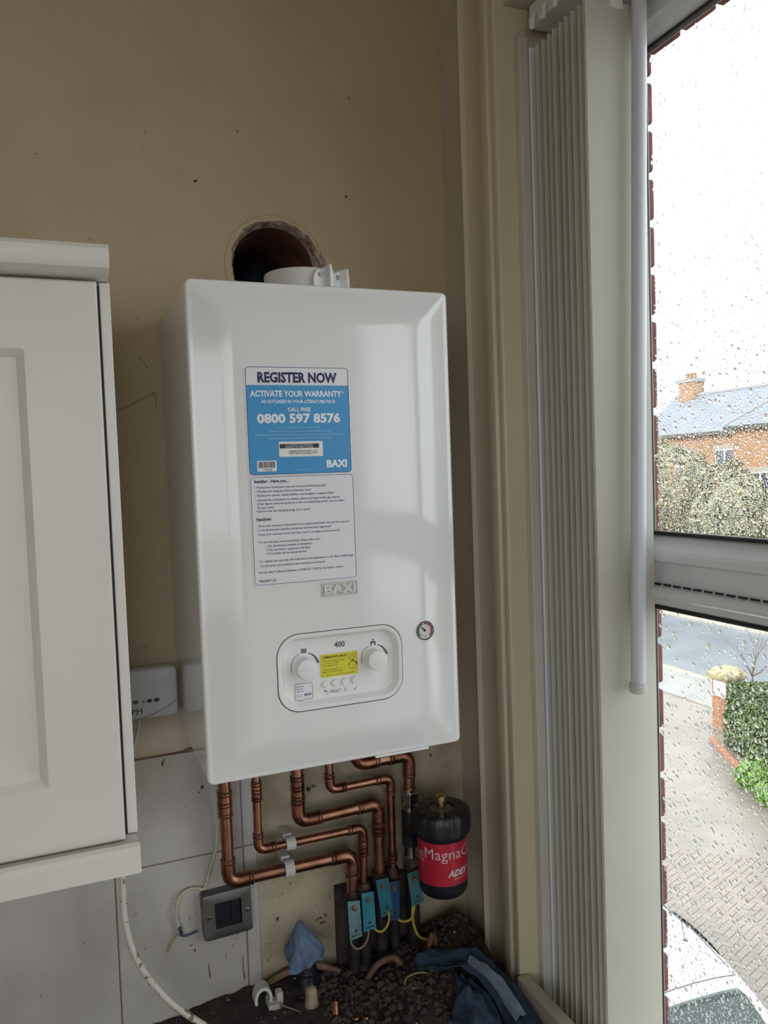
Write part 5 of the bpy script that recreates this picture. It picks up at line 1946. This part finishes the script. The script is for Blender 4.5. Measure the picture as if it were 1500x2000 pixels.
# gate pier --------------------------------------------------------------------
px0, py0 = 13.74, 12.36
gp = empty('gate_pier', (px0, py0, G), 'brick gate pier with a weathered stone cap and white plate beside the hedge', 'gate pier')
MPBR = M('pier_brick', (0.36, 0.17, 0.10, 1), 0.85, var=(0.26, 0.12, 0.08, 1), vscale=8)
mb = MB().box(px0 - 0.215, px0 + 0.215, py0 - 0.215, py0 + 0.215, G, G + 1.18)
mb.build('core', M('pier_mortar', (0.34, 0.29, 0.23, 1), 0.95), gp)
for c in range(15):
    z0 = G + 0.03 + c * 0.076
    for s_, (ax0, ax1, ay0, ay1) in enumerate(((-0.225, -0.005, -0.225, 0.225), (0.005, 0.225, -0.225, 0.225)) if c % 2 == 0 else ((-0.225, 0.225, -0.225, -0.005), (-0.225, 0.225, 0.005, 0.225))):
        MB().box(px0 + ax0, px0 + ax1, py0 + ay0, py0 + ay1, z0, z0 + 0.066).build('brick', MPBR, gp)
mb = MB()
rings = []
for z, h in ((1.17, 0.30), (1.23, 0.33), (1.31, 0.34), (1.39, 0.27), (1.45, 0.20), (1.49, 0.06)):
    ring = []
    for k in range(24):
        a = 2 * math.pi * k / 24 + math.pi / 4
        m_ = h / max(abs(math.cos(a)), abs(math.sin(a))) * (0.93 + 0.10 * noise.noise(Vector((math.cos(a) * 2, math.sin(a) * 2, z * 5))))
        ring.append((px0 + min(m_, h * 1.28) * math.cos(a), py0 + min(m_, h * 1.28) * math.sin(a), G + z))
    rings.append(ring)
mb.loops(rings)
mb.build('stone_cap', M('lichen_stone', (0.40, 0.33, 0.19, 1), 0.9, var=(0.13, 0.125, 0.09, 1), vscale=6, bump=0.6, bscale=18), gp, smooth=50)
mb = MB().box(px0 - 0.234, px0 - 0.226, py0 - 0.20, py0 + 0.17, G + 0.80, G + 1.16)
mb.build('white_plate', M('white_plate_paint', (0.80, 0.80, 0.78, 1), 0.5), gp)


# hedge and shrubs ----------------------------------------------------------------
def foliage(name, label, cat, centre_fn, n, size, mats, seed, root_loc, core=None, group=None):
    root = empty(name, root_loc, label, cat, group)
    rg = random.Random(seed)
    mbs = [MB() for _ in mats]
    for i in range(n):
        p, nrm = centre_fn(rg)
        p = Vector(p)
        nn = (Vector(nrm) + Vector((rg.gauss(0, .5), rg.gauss(0, .5), rg.gauss(0, .5)))).normalized()
        t = nn.cross(Vector((rg.uniform(-1, 1), rg.uniform(-1, 1), rg.uniform(-1, 1)))).normalized()
        b = nn.cross(t)
        s = size * rg.uniform(0.6, 1.3)
        q = [p - t * s, p + b * s * 0.45 + nn * s * 0.15, p + t * s, p - b * s * 0.45 + nn * s * 0.15]
        mbs[rg.randrange(len(mats))].add([tuple(v) for v in q], [(0, 1, 2), (0, 2, 3)])
    for m_, mat in zip(mbs, mats):
        if m_.v:
            m_.build('leaves', mat, root, fix=False, kind='stuff')
    if core:
        core.build('branch_core', M('hedge_core', (0.030, 0.038, 0.016, 1), 0.95), root, smooth=70)
    return root


MLV = [M('hedge_leaf_green', (0.075, 0.125, 0.045, 1), 0.5), M('hedge_leaf_dark', (0.035, 0.066, 0.026, 1), 0.5), M('hedge_leaf_light', (0.14, 0.175, 0.06, 1), 0.5)]
# hedge footprint: a long bank running from the pier towards the house and away to the right
hA, hB = Vector((13.02, 11.66)), Vector((12.02, 9.71))
hdir = (hB - hA)
hlen = 9.0
hu = hdir.normalized()
hn = Vector((hu.y, -hu.x))
if hn.x < 0:
    hn = -hn
HW_, HH_ = 1.5, 1.35


def hedge_pt(rg):
    s = rg.uniform(0, hlen)
    r = rg.random()
    bump_ = 0.10 * noise.noise(Vector((s * 1.3, r * 5, 3)))
    if r < 0.40:      # drive side
        h = rg.uniform(0.0, HH_)
        o_ = -0.05 + 0.12 * (h / HH_) ** 3 - bump_ + 0.12 * max(0, 0.25 - h)
        c = hA + hu * s + hn * o_
        return (c.x, c.y, G + h), (-hn.x, -hn.y, 0.25)
    if r < 0.85:
        w = rg.uniform(0, HW_)
        c = hA + hu * s + hn * w
        return (c.x, c.y, G + HH_ + bump_ * 1.3 - 0.12 * (2 * w / HW_ - 1) ** 4), (0, 0, 1)
    h = rg.uniform(0, HH_)
    w = rg.uniform(0, HW_)
    c = hA + hn * w
    return (c.x, c.y, G + h), (-hu.x, -hu.y, 0.2)


core = MB()
ring = []
c0, c1 = hA + hu * 0.1 + hn * 0.10, hA + hu * hlen + hn * 0.10
c2, c3 = hA + hu * hlen + hn * (HW_ - .05), hA + hu * 0.1 + hn * (HW_ - .05)
core.loops([[(c.x, c.y, G) for c in (c0, c1, c2, c3)], [(c.x, c.y, G + HH_ - 0.08) for c in (c0, c1, c2, c3)]])
foliage('garden_hedge', 'clipped green hedge beside the gate pier along the driveway', 'hedge', hedge_pt, 26000, 0.048, MLV, 41, (hA.x, hA.y, G), core)


def blob(c, r, rz):
    def f(rg):
        while True:
            v = Vector((rg.gauss(0, 1), rg.gauss(0, 1), rg.gauss(0, 1)))
            if v.length > 0.1:
                break
        v.normalize()
        k = 0.82 + 0.25 * noise.noise(v * 2.2 + Vector(c))
        return (c[0] + v.x * r * k, c[1] + v.y * r * k, max(G + 0.01, c[2] + v.z * rz * k)), v
    return f


MLB = [M('bright_leaf', (0.17, 0.29, 0.06, 1), 0.45), M('bright_leaf_b', (0.11, 0.22, 0.05, 1), 0.45)]
s1 = hA + hu * 2.45 + hn * (-0.33)
foliage('bright_shrub', 'bright green leafy shrub low at the foot of the hedge', 'shrub', blob((s1.x, s1.y, G + 0.24), 0.34, 0.32), 1400, 0.075, MLB, 43, (s1.x, s1.y, G))
s2 = hA + hu * 3.2 + hn * (-0.30)
foliage('bright_shrub', 'bright green shrub nearer the car at the hedge foot', 'shrub', blob((s2.x, s2.y, G + 0.2), 0.30, 0.26), 900, 0.07, MLB, 44, (s2.x, s2.y, G))
# brick edging between the hedge and the drive
ed = empty('drive_edging', (hA.x, hA.y, G), 'low brick edging along the foot of the hedge', 'edging')
me_ = None
for i in range(30):
    c = hA + hu * (i * 0.235 - 0.1) - hn * 0.28
    a = math.atan2(hu.y, hu.x)
    if me_ is None:
        m2 = MB().box(c.x - 0.11, c.x + 0.11, c.y - 0.05, c.y + 0.05, G, G + 0.09)
        o = m2.build('brick', MPBR, ed, bevel=0.008)
        # turn the brick along the hedge
        for v in o.data.vertices:
            x_, y_ = v.co.x + ORIG[ed.name][0] - c.x, v.co.y + ORIG[ed.name][1] - c.y
            v.co.x = c.x - ORIG[ed.name][0] + x_ * math.cos(a) - y_ * math.sin(a)
            v.co.y = c.y - ORIG[ed.name][1] + x_ * math.sin(a) + y_ * math.cos(a)
        me_ = o.data
        cc = c
    else:
        p0 = ORIG[ed.name]
        inst('brick', me_, ed, (p0[0] + c.x - cc.x, p0[1] + c.y - cc.y, p0[2] - ZB))

# bare tree beside the road ---------------------------------------------------------
tr = empty('bare_tree', (16.0, 13.75, G), 'small bare winter tree with thin twigs between hedge and road', 'tree')
rg = random.Random(77)
mb = MB()


def branch(p, d, l, r, depth):
    q = p + d * l
    mid = p + d * l * 0.5 + Vector((rg.gauss(0, .05), rg.gauss(0, .05), rg.gauss(0, .03))) * l
    mb.tube([p, mid, q], [r, r * 0.8, r * 0.6], 5 if depth > 1 else 8, caps=False)
    if depth >= 5:
        return
    for _ in range(2 if depth else 4):
        nd = (d + Vector((rg.gauss(0, .5), rg.gauss(0, .5), rg.gauss(0.05, .35)))).normalized()
        branch(q, nd, l * rg.uniform(0.62, 0.85), r * 0.6, depth + 1)


branch(Vector((16.0, 13.75, G)), Vector((0, 0, 1)), 0.62, 0.03, 0)
mb.build('branches', M('twig_brown', (0.12, 0.075, 0.055, 1), 0.9), tr, smooth=60, fix=False)

# car -----------------------------------------------------------------------------
car = empty('white_car', (4.96, 6.0, G), 'white hatchback parked on the block-paved drive below the window', 'car')
MCAR = M('white_car_paint', (0.82, 0.83, 0.84, 1), 0.12, coat=0.6)
MCGL = M('car_glass', (0.03, 0.045, 0.05, 1), 0.06)
CY = 0.0
CXW, CYW = 4.96, 9.62     # lateral centre in x; y = CYW - station


def turn(mb):
    ang = math.radians(-4)
    px, py = 5.40, 4.10
    mb.v = [(px + (CXW - y - px) * math.cos(ang) - (CYW - x - py) * math.sin(ang), py + (CXW - y - px) * math.sin(ang) + (CYW - x - py) * math.cos(ang), z) for x, y, z in mb.v]
    return mb


# stations along x (front to rear): x, half width at sill, half width at waist, waist z, roof half width, roof z
st = [(1.75, 0.60, 0.62, 0.55, 0.50, 0.58), (1.95, 0.74, 0.78, 0.62, 0.62, 0.72), (2.5, 0.80, 0.84, 0.72, 0.66, 0.86), (2.95, 0.82, 0.86, 0.80, 0.66, 0.96), (3.3, 0.82, 0.86, 0.86, 0.60, 1.22),
      (3.7, 0.82, 0.87, 0.88, 0.565, 1.42), (4.2, 0.82, 0.87, 0.90, 0.555, 1.475), (4.8, 0.82, 0.87, 0.92, 0.545, 1.475), (5.3, 0.81, 0.86, 0.94, 0.52, 1.435), (5.60, 0.80, 0.84, 0.95, 0.48, 1.37), (5.78, 0.78, 0.81, 0.92, 0.52, 1.12), (5.88, 0.72, 0.76, 0.78, 0.58, 0.86), (5.92, 0.66, 0.70, 0.55, 0.56, 0.62)]
rings = []
for x, ws_, ww, zw, wr, zr in st:
    half = [(ws_ * 0.94, 0.20), (ws_, 0.32), (ww, 0.5 * (zw + 0.3)), (ww * 0.995, zw), (ww * 0.965, zw + 0.03 * (zr - zw)), (ww + (wr - ww) * 0.5, zw + (zr - zw) * 0.52), (wr + 0.035, zw + (zr - zw) * 0.88), (wr - 0.03, zr - 0.035 * min(1, (zr - zw) * 3)), (wr * 0.62, zr - 0.008), (wr * 0.25, zr)]
    ring = [(x, CY - w, G + z) for w, z in half] + [(x, CY + w, G + z) for w, z in reversed(half)]
    rings.append(ring)
mb = turn(MB().loops(rings))
body = mb.build('body', MCAR, car, smooth=60)
md = body.modifiers.new('smooth', 'SUBSURF')
md.levels = 2
md.render_levels = 2


def side_glass(x0, x1, s_):
    """side window: quad strip laid on the side between waist and gutter"""
    mb = MB()
    vs = []
    n = 10
    for i in range(n + 1):
        x = x0 + (x1 - x0) * i / n
        k = 0
        while k < len(st) - 2 and st[k + 1][0] < x:
            k += 1
        a, b = st[k], st[k + 1]
        t = (x - a[0]) / (b[0] - a[0])
        I = lambda j: a[j] + (b[j] - a[j]) * t
        ww, zw, wr, zr = I(2), I(3), I(4), I(5)
        end = 1 - 0.10 * (abs(2 * i / n - 1) ** 6)
        for f in (0.10, 0.5, 0.84 * end):
            w = ww + (wr + 0.035 - ww) * (f if f < 0.5 else f + 0.04) + 0.006
            vs.append((x + (0.04 * f if i == 0 else 0), CY + s_ * w, G + zw + (zr - zw) * f))
    fs = []
    for i in range(n):
        for j in range(2):
            a_ = i * 3 + j
            fs.append((a_, a_ + 3, a_ + 4, a_ + 1))
    mb.add(vs, fs)
    return mb


for s_ in (-1, 1):
    turn(side_glass(3.55, 4.30, s_)).build('side_window', MCGL, car, smooth=60)
    turn(side_glass(4.36, 5.12, s_)).build('side_window', MCGL, car, smooth=60)
# roof gutter seam
mb = MB()
mb.tube([(5.515, -0.49, G + 1.352), (5.535, -0.25, G + 1.392), (5.54, 0.0, G + 1.404), (5.535, 0.25, G + 1.392), (5.515, 0.49, G + 1.352)], 0.006, 8)
turn(mb).build('hatch_seam', M('seam_dark', (0.06, 0.06, 0.065, 1), 0.6), car)
for s_ in (-1, 1):
    mb = MB()
    mb.tube([(3.75, CY + s_ * 0.525, G + 1.402), (4.3, CY + s_ * 0.515, G + 1.452), (4.9, CY + s_ * 0.505, G + 1.446), (5.45, CY + s_ * 0.475, G + 1.385)], 0.006, 8)
    turn(mb).build('roof_seam', M('seam_dark', (0.06, 0.06, 0.065, 1), 0.6), car)
mb = MB().loops([[(x + dx, y, z) for x, y, z in ((5.635, -0.40, G + 1.325), (5.645, -0.20, G + 1.345), (5.645, 0.20, G + 1.345), (5.635, 0.40, G + 1.325), (5.665, 0.45, G + 1.28), (5.84, 0.585, G + 0.99), (5.86, 0.52, G + 0.955), (5.86, -0.52, G + 0.955), (5.84, -0.585, G + 0.99), (5.665, -0.45, G + 1.28))] for dx in (0.0, 0.03)])
turn(mb).build('rear_window', MCGL, car)
mb = MB().add([(2.98, CY - 0.66, G + 0.985), (2.98, CY + 0.66, G + 0.985), (3.62, CY + 0.52, G + 1.405), (3.62, CY - 0.52, G + 1.405)], [(0, 1, 2, 3)])
turn(mb).build('windscreen', MCGL, car)
mb = MB()
mb.lathe((5.02, -0.32, G + 1.432), [(0.035, 0.0), (0.028, 0.012), (0.012, 0.022), (0.006, 0.03)], 14)
mb.tube([(5.02, -0.32, G + 1.455), (4.90, -0.36, G + 1.62)], 0.005, 8)
turn(mb).build('aerial', MBLACK, car, smooth=50)
for x in (2.6, 5.15):
    for s_ in (-1, 1):
        mb = MB()
        mb.lathe((x, CY + s_ * 0.74, G + 0.31), [(0.22, -0.10), (0.30, -0.10), (0.312, -0.06), (0.312, 0.06), (0.30, 0.10), (0.22, 0.10)], 28, 'y')
        turn(mb).build('wheel', M('tyre', (0.02, 0.02, 0.02, 1), 0.8), car, smooth=40)
for s_ in (-1, 1):
    mb = MB().box(5.80, 5.90, CY + s_ * 0.66 - 0.07, CY + s_ * 0.66 + 0.07, G + 0.72, G + 0.95)
    turn(mb).build('tail_lamp', M('tail_lamp_red', (0.3, 0.01, 0.01, 1), 0.2), car, bevel=0.02)

# houses across the road ------------------------------------------------------------
MHB = M('orange_house_brick', (0.33, 0.185, 0.10, 1), 0.85, var=(0.26, 0.14, 0.078, 1), vscale=1.4)
MSLATE = M('blue_slate', (0.17, 0.20, 0.26, 1), 0.5, var=(0.14, 0.165, 0.21, 1), vscale=1.2)
MHG = M('house_glass', (0.05, 0.06, 0.07, 1), 0.08)
MHW = M('house_white_paint', (0.72, 0.71, 0.68, 1), 0.6)
MRIDGE = M('ridge_tile', (0.24, 0.24, 0.25, 1), 0.7)


def house(label, x0, x1, y0, y1, ez, rz, hip, wall_mat, wins, chim):
    root = empty('brick_house', (x0, (y0 + y1) / 2, G), label, 'house')
    MB().box(x0, x1, y0, y1, G, ez).build('walls', wall_mat, root)
    xm = (x0 + x1) / 2
    ov = 0.35
    mb = MB()
    h0 = hip if hip else -ov * 0
    rid = [(xm, y0 + h0, rz), (xm, y1 - h0, rz)]
    e_ = [(x0 - ov, y0 - ov, ez), (x1 + ov, y0 - ov, ez), (x1 + ov, y1 + ov, ez), (x0 - ov, y1 + ov, ez)]
    mb.add(e_ + rid + [(p[0], p[1], p[2] - 0.15) for p in e_], [(0, 4, 5, 3), (1, 2, 5, 4), (0, 1, 4), (2, 3, 5), (0, 3, 9, 6), (3, 2, 8, 9), (2, 1, 7, 8), (1, 0, 6, 7), (6, 9, 8, 7)])
    mb.build('roof', MSLATE, root)
    mb = MB()
    mb.tube([rid[0], rid[1]], 0.13, 8)
    if hip:
        for a_, b_ in ((0, 4), (3, 5)):
            pa, pb = e_[a_], (rid[0] if b_ == 4 else rid[1])
            mb.tube([pa, pb], 0.10, 8)
    mb.build('ridge_tiles', MRIDGE, root)
    MB().box(x0 - ov - 0.02, x0 - ov + 0.10, y0 - ov, y1 + ov, ez - 0.22, ez - 0.02).build('gutter', M('dark_gutter', (0.06, 0.055, 0.05, 1), 0.6), root)
    for ya, yb, za, zb in wins:
        f = MB().box(x0 - 0.05, x0 + 0.05, ya, yb, za, zb).build('window', MHW, root)
        k = 2
        wv = (yb - ya) / k
        for i in range(k):
            MB().box(x0 - 0.07, x0 - 0.045, ya + i * wv + 0.07, ya + (i + 1) * wv - 0.07, za + 0.08, zb - 0.08).build('pane', MHG, f)
        MB().box(x0 - 0.06, x0 + 0.02, ya - 0.15, yb + 0.15, zb, zb + 0.25).build('lintel', M('stone_lintel', (0.30, 0.27, 0.22, 1), 0.8), root)
        MB().box(x0 - 0.12, x0 + 0.02, ya - 0.1, yb + 0.1, za - 0.14, za).build('sill', MATS['stone_lintel'], root)
    for cx_, cy_, w_, zt in chim:
        c = MB().box(cx_ - w_ / 2, cx_ + w_ / 2, cy_ - w_ * 0.7, cy_ + w_ * 0.7, ez, zt).build('chimney', wall_mat, root)
        MB().box(cx_ - w_ / 2 - 0.08, cx_ + w_ / 2 + 0.08, cy_ - w_ * 0.7 - 0.08, cy_ + w_ * 0.7 + 0.08, zt - 0.25, zt).build('chimney_cap', MRIDGE, c)
        for d_ in (-0.35, 0.0, 0.35):
            mb = MB().lathe((cx_, cy_ + d_ * w_, zt), [(0.16, 0.0), (0.13, 0.35), (0.16, 0.4), (0.10, 0.4)], 12)
            mb.build('chimney_pot', MHB, c)
    return root


hs = house('orange brick house with a blue slate hipped roof across the road', 35.5, 43, 20.0, 33.2, 2.45, 5.9, 4.2, MHB,
      [(26.5, 28.3, -0.6, 1.4), (30.6, 31.9, -1.9, -0.2), (26.5, 28.3, -4.6, -2.6), (22.0, 23.8, -0.6, 1.4)], [])
house('grey-roofed brick house with a chimney further along the road', 38.0, 44.5, 34.5, 44.0, 2.35, 5.15, 0, MHB,
      [(35.5, 37.0, -0.6, 1.2), (39.0, 40.5, -0.6, 1.2), (35.5, 37.0, -4.3, -2.3)], [(41.2, 42.4, 1.0, 6.3)])
# white front door of the near house
dd = MB().box(35.40, 35.52, 30.2, 30.9, G, G + 2.7).build('front_door', MHW, hs)
# trees in front of the houses (pale winter foliage)
MLT = [M('pale_olive_leaf', (0.26, 0.27, 0.17, 1), 0.7), M('grey_green_leaf', (0.17, 0.19, 0.13, 1), 0.7), M('straw_leaf', (0.36, 0.33, 0.22, 1), 0.7)]
for i, (x, y, zc, r, rz, lb) in enumerate(((33.0, 36.0, -1.2, 3.2, 3.6, 'pale grey-green tree in front of the chimney house'), (32.0, 30.0, -2.4, 2.2, 3.2, 'pale shrubby tree beside the orange brick house'),
                                           (28.3, 34.0, -4.5, 2.0, 1.2, 'low pale bush on the far side of the road'))):
    c = MB().tube([(x, y, G), (x, y, zc)], [0.22, 0.12], 10)
    t = foliage('roadside_tree', lb, 'tree', blob((x, y, zc), r, rz), 5200, 0.17, MLT, 90 + i, (x, y, G), None, 'trees across the road')
    c.build('trunk', MATS['twig_brown'], t, smooth=50)
